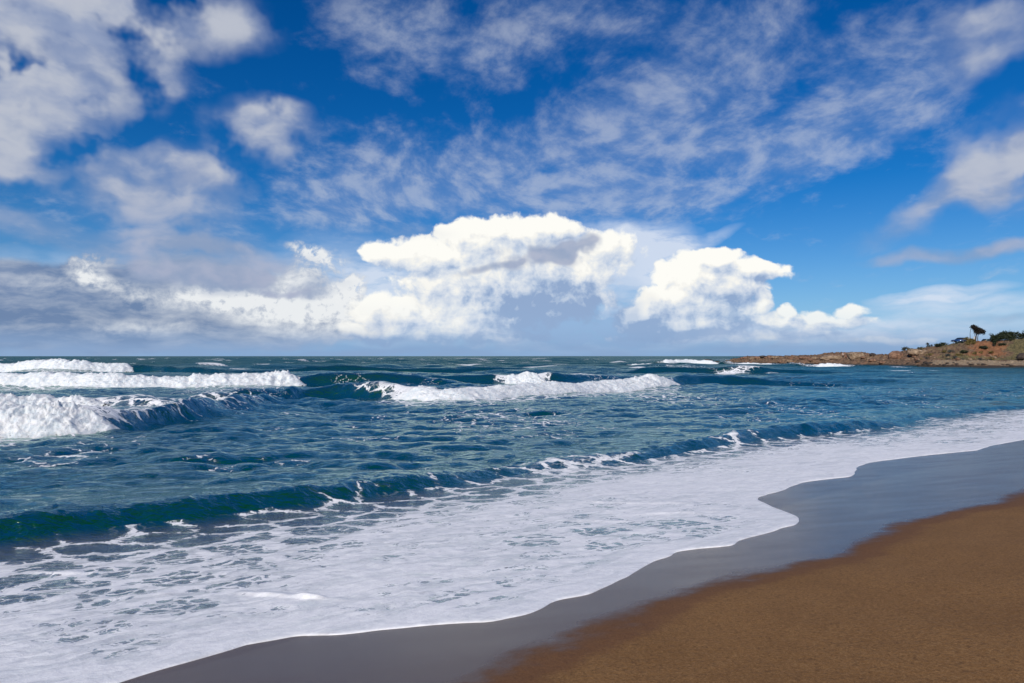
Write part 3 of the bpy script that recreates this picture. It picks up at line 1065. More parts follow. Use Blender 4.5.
# ------------------------------------------------------------------ headland
FOOT = np.array([(728, 363.3), (760, 364.0), (800, 364.8), (840, 365.3), (880, 366.0), (920, 367.0), (960, 367.6), (1000, 368.0), (1024, 368.3), (1080, 369.5), (1200, 373), (1420, 384)])
TOPS = np.array([(728, 361.8), (742, 358.2), (770, 357.9), (800, 357.8), (815, 357.0), (830, 355.0), (845, 354.8), (862, 354.6), (872, 356.6), (888, 356.8), (898, 354.6), (910, 352.4),
                 (925, 350.0), (940, 348.4), (952, 346.4), (962, 345.2), (975, 344.2), (990, 343.8), (1005, 343.0), (1024, 340.5), (1060, 337), (1120, 332), (1200, 330), (1420, 330)])
WIDE = np.array([(728, 3), (742, 10), (800, 15), (860, 18), (900, 24), (960, 30), (1024, 34), (1200, 40), (1420, 40)])


def head_line(px):
    row = np.interp(px, FOOT[:, 0], FOOT[:, 1])
    y0 = 3.0 * F / (row - HORIZON)
    wdt = np.interp(px, WIDE[:, 0], WIDE[:, 1])
    top = np.interp(px, TOPS[:, 0], TOPS[:, 1])
    yr = y0 + wdt
    zt = CAM_H + (HORIZON - top) / F * yr
    return y0, wdt, zt


def head_z(px, q):
    """Ground height of the headland: q = 0 at the waterline, 1 at the brow, beyond it the plateau."""
    y0, wdt, zt = head_line(px)
    shelf = np.minimum(1.1, 0.55 * zt)
    up = np.interp(q, [-0.4, 0.0, 0.10, 0.30, 0.42], [-1.6, -0.1, 0.55, 0.95, 1.0])
    bank = sstep(q, 0.34, 1.0)
    bank = 0.45 * bank + 0.55 * sstep(q, 0.52, 0.95)
    z = np.where(q < 0.34, shelf * up, shelf * up + (zt - shelf * up) * bank)
    low = 1 - sstep(px, 880, 930)                      # the narrow point falls back to the sea behind
    z = z - np.where(q > 1.15, (q - 1.15) * (1.0 + 5.5 * low), 0)
    return np.maximum(z, -3)


def head_point(px, q):
    y0, wdt, zt = head_line(px)
    y = y0 + q * wdt
    x = (px - 512.0) / F * y
    z = head_z(np.asarray(px, float), np.asarray(q, float))
    return x, y, z


def rough_z(x, y, q):
    n = 0.60 * fbm(x * 0.22, y * 0.22, octaves=5, gain=.6, ridged=True) + 0.35 * fbm(x * 0.9, y * 0.9, octaves=4, gain=.6, ridged=True) - .3
    return n * 0.75 * sstep(q, 0.02, 0.25)


def head_spot(px, q):
    x, y, z = (float(v) for v in head_point(float(px), float(q)))
    return x, y, z + float(rough_z(np.array(x), np.array(y), np.array(q)))


def mat_headland():
    m, w, out = new_mat('headland_ground')
    co = w.node('ShaderNodeTexCoord').outputs['Object']
    n1 = w.noise(co, 0.35, 6, 0.6)
    n2 = w.noise(co, 1.6, 5, 0.65)
    n3 = w.noise(co, 0.12, 4, 0.55)
    grass, earth, tide = (w.attr(a) for a in ('grass', 'earth', 'tide'))
    rock = w.mix(w.ss(n2, 0.32, 0.68), (0.055, 0.032, 0.019), (0.27, 0.170, 0.098))
    rock = w.mix(w.mul(w.ss(n1, 0.5, 0.7), 0.6), rock, (0.28, 0.15, 0.095))
    soil = w.mix(w.ss(n2, 0.3, 0.7), (0.17, 0.065, 0.026), (0.32, 0.155, 0.072))
    turf = w.mix(w.ss(n2, 0.3, 0.7), (0.060, 0.055, 0.020), (0.21, 0.165, 0.072))
    beach = w.mix(w.ss(n2, 0.3, 0.7), (0.23, 0.16, 0.095), (0.38, 0.29, 0.19))
    c = w.mix(w.ss(w.add(w.mul(earth, 1.0), w.sub(n1, 0.5)), 0.42, 0.60), rock, soil)
    c = w.mix(w.ss(w.add(grass, w.mul(w.sub(n2, 0.5), 1.4)), 0.42, 0.62), c, turf)
    c = w.mix(w.ss(w.add(w.attr('beach'), w.mul(w.sub(n1, 0.5), 1.2)), 0.45, 0.62), c, beach)
    c = w.mix(w.ss(w.add(tide, w.mul(w.sub(n2, 0.5), 1.3)), 0.45, 0.62), c, (0.045, 0.032, 0.022))
    nb = bump(w, w.add(w.mul(n1, 1.0), w.mul(n2, 0.5)), 0.9, 0.9)
    p = principled(w, c, 0.9, Normal=nb)
    w.l.new(p.outputs[0], out.inputs[0])
    return m


def build_headland():
    PX = np.concatenate([np.arange(726, 1060, 0.7), np.arange(1060, 1420, 4.0)])
    Q = np.concatenate([np.linspace(-0.4, 0, 6)[:-1], np.linspace(0, 1.25, 60), np.linspace(1.3, 3.2, 14)])
    q, px = np.meshgrid(Q, PX, indexing='ij')
    x, y, z = head_point(px, q)
    z = z + rough_z(x, y, q)
    o = mesh_object('headland', np.stack([x, y, z], -1).reshape(-1, 3), grid_faces(len(Q), len(PX)), mat_headland())
    spots = 0.5 + 0.6 * fbm(x * 0.10, y * 0.13, octaves=3)
    grass = sstep(px, 905, 945) * sstep(q, 0.30, 0.45) * (0.25 + 0.75 * spots) + sstep(px + 16 * fbm(x * .12, y * .12, octaves=3), 1000, 1022) * sstep(q, .4, .6)
    grass = grass * (1 - 0.9 * np.exp(-((px - 985) / 26) ** 2) * sstep(q, .55, .7) * (1 - sstep(q, .93, 1.0)))
    earth = np.exp(-((px - 986) / 22) ** 2) * sstep(q, .45, .6) * 0.62 + 0.16 * sstep(px, 880, 910)
    tide = 1 - sstep(q, 0.03, 0.13)
    beach = sstep(px, 900, 950) * sstep(q, .05, .12) * (1 - sstep(q, .26, .40)) * 0.8
    for n_, v_ in (('grass', grass), ('earth', earth), ('tide', tide), ('beach', beach)):
        point_attr(o, n_, np.clip(v_, 0, 1))
    tag(o, kind='structure')


build_headland()


# ------------------------------------------------------------------ rocks
def mat_rock(name, dark, light):
    m, w, out = new_mat(name)
    co = w.node('ShaderNodeTexCoord').outputs['Object']
    n1 = w.noise(co, 1.1, 6, 0.62)
    n2 = w.noise(co, 4.5, 4, 0.6)
    cr = w.voronoi(co, 0.9, 'DISTANCE_TO_EDGE')
    c = w.mix(w.ss(n1, 0.32, 0.68), dark, light)
    c = w.mix(w.mul(w.ss(n2, 0.5, 0.72), 0.5), c, tuple(k * 0.45 for k in dark))
    c = w.mix(w.mul(w.ss(cr, 0.05, 0.0), 0.7), c, tuple(k * 0.4 for k in dark))
    nb = bump(w, w.add(w.mul(n1, 1.0), w.mul(n2, 0.35)), 0.9, 0.5)
    p = principled(w, c, 0.88, Normal=nb)
    w.l.new(p.outputs[0], out.inputs[0])
    return m


MAT_ROCK = {
    'brown': mat_rock('brown_rock', (0.15, 0.075, 0.045), (0.36, 0.21, 0.13)),
    'tan': mat_rock('tan_rock', (0.21, 0.135, 0.080), (0.44, 0.32, 0.21)),
    'dark': mat_rock('dark_rock', (0.030, 0.022, 0.018), (0.10, 0.072, 0.055)),
}


def rock_mesh(seed, size, block=0.0, name='boulder', kind='brown', loc=(0, 0, 0), rz=0.0):
    v, f = ICO3
    n = v / np.linalg.norm(v, axis=1)[:, None]
    if block > 0:
        c = np.sign(n) * np.abs(n) ** (1 - 0.72 * block)
        n = n * (1 - block) + c * block * 0.86
    r = 1 + 0.20 * fbm(n[:, 0] * 1.3 + seed, n[:, 1] * 1.3, n[:, 2] * 1.3, octaves=4) - 0.10 * np.abs(fbm(n[:, 0] * 2.6, n[:, 1] * 2.6 + seed, n[:, 2] * 2.6, octaves=2))
    p = n * r[:, None] * np.array(size) / 2
    p[:, 2] += size[2] * 0.36
    o = mesh_object(name, p, f, MAT_ROCK[kind], smooth=block < 0.3)
    o.location = loc
    o.rotation_euler = (0, 0, rz)
    return o


ICO3 = ico(3)
ICO4 = ico(4)


def px_size(px_w, px_h, y):
    return px_w / F * y, px_h / F * y


def place_rock(px, q, w_px, h_px, kind, label, block=0.0, seed=0.0, group=None, deep=1.0, drop=0.15):
    x, y, z = head_spot(px, q)
    w_, h_ = px_size(w_px, h_px, y)
    o = rock_mesh(seed, (w_, w_ * deep, h_ * 1.12), block, loc=(x, y, z - drop * h_), kind=kind)
    tag(o, label, 'rock', group)
    return o


place_rock(895.5, .62, 15, 9.0, 'brown', 'biggest rounded brown boulder, at the foot of the headland slope', 0.15, 1.3, deep=.8)
place_rock(856, .62, 18, 9.0, 'tan', 'flat-topped tan rock block on the low point beside the two people', 0.75, 4.1, deep=.8)
place_rock(832, .55, 26, 5.4, 'tan', 'long low tan rock hump on the point, left of the two people', 0.25, 7.7, deep=.6)
place_rock(763, .7, 8, 2.8, 'dark', 'small dark rock on top of the far end of the point', 0.3, 2.9)
place_rock(872.5, .8, 6, 3.0, 'dark', 'small dark rock on the point right of the flat-topped block', 0.3, 5.3)
place_rock(1025, .45, 16, 8, 'dark', 'dark boulder at the right edge of the headland beach', 0.1, 6.2)
place_rock(917, .72, 20, 7, 'tan', 'broad tan rock outcrop right of the biggest boulder', 0.45, 9.9, deep=.7)

g_ = np.random.default_rng(5)
for i in range(46):
    px = g_.uniform(742, 892)
    if 838 < px < 850:
        continue
    q = g_.uniform(0.05, 0.66)
    sz = g_.uniform(3.0, 8.0)
    place_rock(px, q, sz, sz * g_.uniform(.35, .6), ['brown', 'tan', 'brown'][i % 3], 'rough brown rock lying on the low point', g_.uniform(.1, .6), i * 1.7, 'rocks on the low point', g_.uniform(.6, 1.1))
for i in range(44):
    px = g_.uniform(896, 1040)
    q = g_.uniform(0.02, 0.16)
    sz = g_.uniform(2.2, 5.5)
    place_rock(px, q, sz, sz * g_.uniform(.3, .5), 'dark', 'dark wet rock along the headland waterline', g_.uniform(.1, .5), i * 2.3 + .4, 'waterline rocks of the headland', g_.uniform(.6, 1.1))
for i in range(40):
    px = g_.uniform(905, 1012)
    q = g_.uniform(0.36, 0.66)
    sz = g_.uniform(2.0, 5.0)
    place_rock(px, q, sz, sz * g_.uniform(.4, .6), ['tan', 'brown', 'tan'][i % 3], 'pale rock scattered on the scrubby headland slope', g_.uniform(.1, .6), i * 3.1 + .9, 'rocks on the headland slope', 1.0)
# reef in the surf, short of the point
for i, (px, row, w_px, h_px) in enumerate(((681, 363.2, 7, 2.2), (688.5, 363.3, 10, 3.2), (699, 363.4, 8, 2.6), (708, 363.2, 13, 3.4), (717, 363.2, 6, 2.0), (727, 363.2, 8, 2.2))):
    x, y = ground(px, row)
    w_, h_ = px_size(w_px, h_px, y)
    o = rock_mesh(i * 5.1, (w_, w_ * .7, h_ * 1.5), .2, 'reef_rock', 'dark', (x, y, -0.1))
    tag(o, 'dark reef rock awash in the surf off the point', 'rock', 'reef rocks off the point')


# ------------------------------------------------------------------ plants
def mat_leaf(name, dark, light):
    m, w, out = new_mat(name)
    co = w.node('ShaderNodeTexCoord').outputs['Object']
    c = w.mix(w.ss(w.noise(co, 2.2, 4, 0.6), 0.35, 0.65), dark, light)
    p = principled(w, c, 0.7)
    tr = w.node('ShaderNodeBsdfTranslucent')
    w.put(tr.inputs[0], c)
    ms = w.node('ShaderNodeMixShader')
    ms.inputs[0].default_value = 0.25
    w.l.new(p.outputs[0], ms.inputs[1])
    w.l.new(tr.outputs[0], ms.inputs[2])
    w.l.new(ms.outputs[0], out.inputs[0])
    return m


LEAF = {
    'dark': mat_leaf('dark_leaf', (0.012, 0.022, 0.010), (0.040, 0.055, 0.020)),
    'olive': mat_leaf('olive_leaf', (0.10, 0.080, 0.020), (0.25, 0.19, 0.06)),
    'tree': mat_leaf('windswept_leaf', (0.016, 0.012, 0.010), (0.042, 0.032, 0.020)),
    'grey': mat_leaf('grey_leaf', (0.035, 0.045, 0.045), (0.09, 0.10, 0.085)),
}
_m, _w, _o = new_mat('bark')
_p = principled(_w, _w.mix(_w.noise(_w.node('ShaderNodeTexCoord').outputs['Object'], 6, 4), (0.03, 0.022, 0.016), (0.09, 0.065, 0.05)), 0.9)
_w.l.new(_p.outputs[0], _o.inputs[0])
MAT_BARK = _m


def leaf_cloud(lobes, count, size, seed, droop=0.0):
    """Leaf-sized faces spread through the volume of the lobes, gathered into clumps."""
    g = np.random.default_rng(seed)
    lobes = np.array(lobes, float)
    vol = lobes[:, 3] * lobes[:, 4] * lobes[:, 5]
    ncl = max(10, count // 16)
    pick = g.choice(len(lobes), ncl, p=vol / vol.sum())
    dirs = g.normal(size=(ncl, 3))
    dirs /= np.linalg.norm(dirs, axis=1)[:, None]
    rad = g.uniform(0.25, 1.0, ncl) ** 0.5
    cc = lobes[pick, :3] + dirs * rad[:, None] * lobes[pick, 3:]
    k = g.integers(0, ncl, count)
    pos = cc[k] + g.normal(0, 1, (count, 3)) * size * np.array([1.5, 1.5, 1.1])
    a = g.normal(size=(count, 3))
    a /= np.linalg.norm(a, axis=1)[:, None]
    b = np.cross(a, g.normal(size=(count, 3)))
    b /= np.linalg.norm(b, axis=1)[:, None]
    ln = size * g.uniform(0.7, 1.5, count)[:, None]
    wd = ln * 0.5
    a[:, 2] -= droop
    v = np.stack([pos - a * ln, pos + b * wd, pos + a * ln, pos - b * wd], 1).reshape(-1, 3)
    f = np.arange(count * 4).reshape(-1, 4)
    return v, f


def tube(points, radii, n=8):
    pts = np.array(points, float)
    vs = []
    for i, p in enumerate(pts):
        t = pts[min(i + 1, len(pts) - 1)] - pts[max(i - 1, 0)]
        t /= np.linalg.norm(t)
        u = np.cross(t, [0.3, 1, 0.1])
        u /= np.linalg.norm(u)
        v = np.cross(t, u)
        a = np.arange(n) / n * 2 * np.pi
        vs.append(p + radii[i] * (np.cos(a)[:, None] * u + np.sin(a)[:, None] * v))
    V = np.concatenate(vs)
    fs = []
    for i in range(len(pts) - 1):
        for k in range(n):
            fs.append([i * n + k, i * n + (k + 1) % n, (i + 1) * n + (k + 1) % n, (i + 1) * n + k])
    # close both ends with quads around a centre
    for ring, c in ((0, pts[0]), (len(pts) - 1, pts[-1])):
        V = np.concatenate([V, [c]])
        ci = len(V) - 1
        for k in range(0, n, 2):
            fs.append([ci, ring * n + k, ring * n + (k + 1) % n, ring * n + (k + 2) % n])
    return V, np.array(fs)


def join(parts):
    V, Fs, b = [], [], 0
    for v, f in parts:
        V.append(v)
        Fs.append(np.asarray(f) + b)
        b += len(v)
    return np.concatenate(V), np.concatenate(Fs)


def shrub(px, q, w_px, h_px, kind, label, group=None, seed=1, count=700, lean=0.0, name='shrub', lift=0.0, leaf=0.16, sink=0.0):
    x, y, z = head_spot(px, q)
    w_, h_ = px_size(w_px, h_px, y)
    root = empty(name, (x, y, z - 0.1 - sink * h_))
    tag(root, label, 'shrub', group)
    g = np.random.default_rng(seed)
    lobes = []
    for i in range(7):
        a = g.uniform(0, 6.28)
        rr = g.uniform(0.08, 0.40)
        lobes.append((math.cos(a) * rr * w_ + lean * w_ * .3, math.sin(a) * rr * w_, h_ * g.uniform(.22, .74) + lift, w_ * g.uniform(.10, .26), w_ * g.uniform(.10, .26), h_ * g.uniform(.14, .32)))
    v, f = leaf_cloud(lobes, count, leaf, seed)
    v[:, 2] = np.maximum(v[:, 2], 0.02)
    mesh_object('foliage', v, f, LEAF[kind], smooth=False, parent=root)
    st = []
    for i in range(4):
        e = lobes[i]
        st.append(tube([(0.06 * i, 0, -0.1), (e[0] * .5, e[1] * .5, e[2] * .45), (e[0], e[1], e[2])], [.07, .05, .02], 6))
    v, f = join(st)
    mesh_object('stems', v, f, MAT_BARK, parent=root)
    return root


shrub(1013, .97, 28, 15.5, 'dark', 'large dark green bush on the brow at the right end of the headland', seed=3, count=4600, leaf=.18, sink=.24)
shrub(1034, .97, 28, 18, 'dark', 'dark green bush cut by the right edge of the photo', seed=13, count=4200, leaf=.18, sink=.2)
shrub(1000, .92, 17, 8.5, 'dark', 'low dark bush spilling down the brow left of the large green bush', seed=4, count=1700, sink=.2)
shrub(994.5, .97, 6, 7.5, 'olive', 'thin brownish bush left of the large green bush', seed=9, count=420)
shrub(970.5, .96, 9, 6.5, 'olive', 'yellowish round bush beneath the windswept tree', seed=5, count=900)
shrub(940, 1.0, 12, 3.8, 'dark', 'low dark bush on the skyline right of the spiky plants', seed=6, count=800)
shrub(904.5, .96, 5, 4.6, 'grey', 'small grey-green bush on the skyline behind the biggest boulder', seed=7, count=420)
shrub(910, .98, 5, 4.2, 'olive', 'small yellow-brown bush on the skyline above the tan outcrop', seed=17, count=350)
shrub(921, .74, 8, 4.5, 'dark', 'dark bush in the hollow right of the tan outcrop', seed=8, count=600)
shrub(964.5, .68, 7, 2.6, 'dark', 'dark bush low on the slope beneath the parked cars', seed=10, count=450)
shrub(983, .74, 8, 2.8, 'dark', 'dark bush on the bare orange earth bank', seed=12, count=500)
shrub(994.5, .80, 2.4, 7, 'dark', 'narrow upright dark bush against the orange earth bank', seed=14, count=300)
shrub(1003, .80, 7, 3.0, 'dark', 'flat dark bush at the right foot of the orange earth bank', seed=15, count=400)
for i in range(26):
    shrub(float(g_.uniform(915, 1012)), float(g_.uniform(.40, .72)), float(g_.uniform(3, 6)), float(g_.uniform(1.3, 2.6)), ['olive', 'grey', 'olive'][i % 3], 'low scrub tuft on the headland slope', 'scrub tufts on the headland slope', 40 + i, 140)
for i in range(12):
    shrub(float(g_.uniform(908, 1000)), float(g_.uniform(.84, 1.0)), float(g_.uniform(3, 6)), float(g_.uniform(1.6, 3.0)), ['olive', 'dark'][i % 2], 'low scrub tuft along the headland brow', 'scrub tufts along the brow', 80 + i, 160)


def spiky(px, q, h_px, label, seed):
    x, y, z = head_spot(px, q)
    h_ = px_size(1, h_px, y)[1]
    root = empty('spiky_plant', (x, y, z - .1))
    tag(root, label, 'plant')
    g = np.random.default_rng(seed)
    v, f = tube([(0, 0, 0), (.04, 0, h_ * .35), (0, .03, h_ * .6)], [.14, .11, .09])
    mesh_object('stem', v, f, MAT_BARK, parent=root)
    vs, fs = [], []
    for i in range(46):
        a, e = g.uniform(0, 6.28), g.uniform(-.3, 1.4)
        d = np.array([math.cos(a) * math.cos(e), math.sin(a) * math.cos(e), math.sin(e)])
        sd = np.cross(d, [0, 0, 1.0])
        sd = sd / (np.linalg.norm(sd) + 1e-6) * .07
        b = np.array([0, 0, h_ * .55])
        L = h_ * g.uniform(.35, .5)
        mid = b + d * L * .55
        tip = b + d * L - np.array([0, 0, .12])
        k = len(vs) * 4
        vs.append(np.array([b, mid + sd, tip, mid - sd]))
        fs.append([k, k + 1, k + 2, k + 3])
    mesh_object('leaves', np.concatenate(vs), np.array(fs), LEAF['grey'], smooth=False, parent=root)


spiky(927.6, .97, 5.6, 'taller of the two spiky plants on the skyline above the tan outcrop', 2)
spiky(931.6, .98, 3.6, 'shorter of the two spiky plants on the skyline', 3)


def windswept_tree():
    px, q = 976.0, 1.0
    x, y, z = head_spot(px, q)
    root = empty('windswept_tree', (x, y, z - .1))
    tag(root, 'lone windswept dark tree with thin bare trunks, standing on the headland brow', 'tree')
    u = y / F
    P_ = lambda cx, row, dy=0.0: ((cx - px) * u, dy, CAM_H + (HORIZON - row) / F * y - (z - .1))
    def trunk(path, r0, r1):
        pts = [np.array(p) for p in path]
        pts[0][2] = -0.1
        n = len(pts)
        v, f = tube(pts, list(np.linspace(r0, r1, n)))
        mesh_object('trunk', v, f, MAT_BARK, parent=root)
    trunk([P_(976.2, 344), P_(976.0, 340, .1), P_(976.4, 336, .0), P_(977.6, 332.5), P_(979, 330)], .20, .08)
    trunk([P_(971.6, 344, .5), P_(971.5, 338, .5), P_(971.4, 333, .5), P_(972.0, 328.5, .4)], .09, .05)
    trunk([P_(974.2, 344, -.4), P_(974.6, 338, -.4), P_(974.2, 334, -.3), P_(975, 330.5)], .10, .05)
    trunk([P_(978.6, 344, .3), P_(978.4, 338, .3), P_(979, 334, .2), P_(980.5, 331.5)], .12, .06)
    lob = []
    for cx, row, rx, rz in ((973.6, 326.8, 2.0, 1.5), (975.6, 328.0, 2.6, 1.9), (977.2, 329.6, 2.6, 2.1), (979.2, 330.4, 3.0, 2.3), (981.5, 331.2, 2.8, 2.2), (983.8, 332.2, 1.5, 2.1), (977.2, 332.4, 2.2, 1.8), (971.9, 327.6, .9, 1.0)):
        p = P_(cx, row)
        lob.append((p[0], p[1], p[2], rx * u, rx * u * .9, rz * u))
    v, f = leaf_cloud(lob, 5200, .14, 21, .2)
    mesh_object('crown', v, f, LEAF['tree'], smooth=False, parent=root)


windswept_tree()


# ------------------------------------------------------------------ parked vehicles on the brow
def simple_mat(name, color, rough=0.5, metallic=0.0, coat=0.0, vary=0.15):
    m, w, out = new_mat(name)
    co = w.node('ShaderNodeTexCoord').outputs['Object']
    n = w.noise(co, 5.0, 4, 0.6)
    c = w.mix(n, tuple(k * (1 - vary) for k in color), tuple(min(1, k * (1 + vary)) for k in color))
    p = principled(w, c, rough, Metallic=metallic)
    p.inputs['Coat Weight'].default_value = coat
    w.l.new(p.outputs[0], out.inputs[0])
    return m


MAT_GLASS = simple_mat('window_glass', (0.02, 0.025, 0.03), 0.05)
MAT_TYRE = simple_mat('tyre_rubber', (0.02, 0.02, 0.02), 0.85)
MAT_RIM = simple_mat('wheel_rim', (0.45, 0.45, 0.46), 0.35, 0.8)
MAT_LAMP = simple_mat('lamp_glass', (0.7, 0.7, 0.68), 0.15)
MAT_TAIL = simple_mat('tail_lamp', (0.35, 0.02, 0.015), 0.25)


def bm_object(name, bm, mat, parent, smooth=False):
    me = bpy.data.meshes.new(name)
    bmesh.ops.recalc_face_normals(bm, faces=bm.faces)
    bm.to_mesh(me)
    bm.free()
    for p in me.polygons:
        p.use_smooth = smooth
    me.materials.append(mat)
    o = bpy.data.objects.new(name, me)
    COL.objects.link(o)
    o.parent = parent
    return o


def prism(profile, half, inset=None, bevel=0.05):
    """Side outline (x, z) swept across the width; inset narrows the upper points."""
    bm = bmesh.new()
    rings = []
    for s in (-1, 1):
        rings.append([bm.verts.new((x, s * (half - (inset[i] if inset else 0)), z)) for i, (x, z) in enumerate(profile)])
    n = len(profile)
    bm.faces.new(rings[0])
    bm.faces.new(rings[1][::-1])
    for i in range(n):
        j = (i + 1) % n
        bm.faces.new((rings[0][j], rings[0][i], rings[1][i], rings[1][j]))
    if bevel:
        bmesh.ops.bevel(bm, geom=bm.edges[:], offset=bevel, segments=2, affect='EDGES', clamp_overlap=True)
    return bm


def slab(pts, thick):
    """A flat pane with the given corners, given real thickness."""
    bm = bmesh.new()
    p = [Vector(q) for q in pts]
    nrm = (p[1] - p[0]).cross(p[-1] - p[0]).normalized() * thick
    a = [bm.verts.new(q - nrm) for q in p]
    b = [bm.verts.new(q + nrm) for q in p]
    n = len(p)
    bm.faces.new(a[::-1])
    bm.faces.new(b)
    for i in range(n):
        j = (i + 1) % n
        bm.faces.new((a[i], a[j], b[j], b[i]))
    return bm


def wheel(x, y, r, wdt, parent):
    bm = bmesh.new()
    bmesh.ops.create_cone(bm, cap_ends=True, segments=24, radius1=r, radius2=r, depth=wdt, matrix=Matrix.Translation((x, y, r)) @ Matrix.Rotation(R(90), 4, 'X'))
    bmesh.ops.bevel(bm, geom=[e for e in bm.edges if len(e.link_faces) == 2 and e.calc_face_angle(0) > 1], offset=.035, segments=2, affect='EDGES')
    t = bm_object('wheel', bm, MAT_TYRE, parent)
    bm = bmesh.new()
    s = 1 if y > 0 else -1
    bmesh.ops.create_cone(bm, cap_ends=True, segments=20, radius1=r * .62, radius2=r * .55, depth=.03, matrix=Matrix.Translation((x, y + s * (wdt / 2 + .012), r)) @ Matrix.Rotation(R(-90 * s), 4, 'X'))
    bm_object('rim', bm, MAT_RIM, t)


def car(px, q, rz, paint, label, style='hatch', white_panel=False, dz=0.0):
    x, y, z = head_spot(px, q)
    root = empty('parked_car', (x, y, z + dz), rz)
    tag(root, label, 'car')
    hw = 0.86
    low = [(-1.98, .30), (2.0, .30), (2.06, .55), (1.95, .78), (1.05, .90), (-1.75, .95), (-2.02, .80), (-2.05, .5)]
    bm_object('body', prism(low, hw, [0, 0, .06, .05, .04, .05, .05, .02], .05), paint, root, True)
    if style == 'hatch':
        cab = [(-1.80, .90), (1.00, .88), (.30, 1.42), (-.20, 1.50), (-1.25, 1.46)]
    else:
        cab = [(-1.95, .90), (1.05, .88), (.45, 1.62), (.0, 1.70), (-1.90, 1.68)]
    ins = [.06, .06, .17, .19, .18]
    bm_object('cabin', prism(cab, hw, ins, .05), paint, root, True)
    zt = cab[2][1]
    for s in (-1, 1):
        yo = s * (hw - .105)
        yi = s * (hw - .185)
        for xa, xb, xc, xd in ((cab[1][0] - .22, .02, .02, cab[2][0] - .06), (-.08, cab[0][0] + .35, cab[-1][0] + .12, -.08)):
            bm_object('side_window', slab([(xa, yo, .96), (xb, yo, .96), (xc, yi, zt - .05), (xd, yi, zt - .05)], .055), MAT_GLASS, root)
        bm = bmesh.new()
        bmesh.ops.create_cube(bm, size=1, matrix=Matrix.Translation((.78, s * (hw + .07), .98)) @ Matrix.Diagonal((.12, .16, .12, 1)))
        bmesh.ops.bevel(bm, geom=bm.edges[:], offset=.02, segments=2, affect='EDGES')
        bm_object('wing_mirror', bm, paint, root)
        bm_object('headlight', slab([(2.0, s * .52, .62), (2.0, s * .76, .62), (1.97, s * .74, .74), (1.97, s * .52, .74)], .05), MAT_LAMP, root)
        bm_object('tail_light', slab([(-2.03, s * .58, .66), (-2.03, s * .78, .66), (-2.0, s * .76, .84), (-2.0, s * .58, .84)], .04), MAT_TAIL, root)
    bm_object('windscreen', slab([(cab[1][0] - .10, -.66, .97), (cab[1][0] - .10, .66, .97), (cab[2][0] + .05, .58, zt - .03), (cab[2][0] + .05, -.58, zt - .03)], .05), MAT_GLASS, root)
    rear = simple_mat('white_panel', (.75, .75, .74), .5) if white_panel else MAT_GLASS
    bm_object('rear_panel' if white_panel else 'rear_window', slab([(cab[0][0] + .03, -.62, 1.0), (cab[0][0] + .03, .62, 1.0), (cab[-1][0] - .02, .54, cab[-1][1] - .08), (cab[-1][0] - .02, -.54, cab[-1][1] - .08)], .06), rear, root)
    bm_object('bumper', prism([(1.9, .28), (2.12, .30), (2.14, .48), (1.95, .52)], hw - .05, None, .02), MAT_TYRE, root)
    bm_object('bumper', prism([(-1.9, .28), (-2.12, .30), (-2.14, .48), (-1.95, .52)], hw - .05, None, .02), MAT_TYRE, root)
    for wx in (-1.25, 1.32):
        for s in (-1, 1):
            wheel(wx, s * (hw - .06), .32, .2, root)
    return root


car(959.6, 1.08, R(128), simple_mat('blue_paint', (.018, .065, .20), .3, .2, .6), 'blue car parked on the headland brow, left of the yellowish bush', dz=.10)
car(965.2, 1.14, R(78), simple_mat('black_paint', (.02, .022, .026), .3, .1, .6), 'black vehicle with a white rear panel, close beside the blue car', 'van', True, dz=.05)
car(988.2, 1.10, R(16), simple_mat('grey_green_paint', (.12, .16, .15), .35, .2, .5), 'grey-green car low behind the brow, right of the windswept tree', dz=-.35)

x, y, z = head_spot(974.3, .985)
o = empty('pale_post', (x, y, z - .1))
tag(o, 'pale upright post beside the yellowish bush under the tree', 'post')
bm = bmesh.new()
bmesh.ops.create_cube(bm, size=1, matrix=Matrix.Translation((0, 0, .6)) @ Matrix.Diagonal((.22, .18, 1.3, 1)))
bmesh.ops.bevel(bm, geom=bm.edges[:], offset=.02, segments=2, affect='EDGES')
bm_object('shaft', bm, simple_mat('pale_wood', (.55, .5, .43), .8), o)
bm = bmesh.new()
bmesh.ops.create_cube(bm, size=1, matrix=Matrix.Translation((0, -.02, 1.30)) @ Matrix.Diagonal((.46, .10, .34, 1)))
bmesh.ops.bevel(bm, geom=bm.edges[:], offset=.015, segments=2, affect='EDGES')
bm_object('board', bm, simple_mat('pale_board', (.62, .58, .52), .7), o)


# ------------------------------------------------------------------ two people on the rocks
MAT_SKIN = simple_mat('skin', (.36, .20, .13), .55, vary=.06)
MAT_HAIR = simple_mat('hair', (.02, .014, .010), .7)


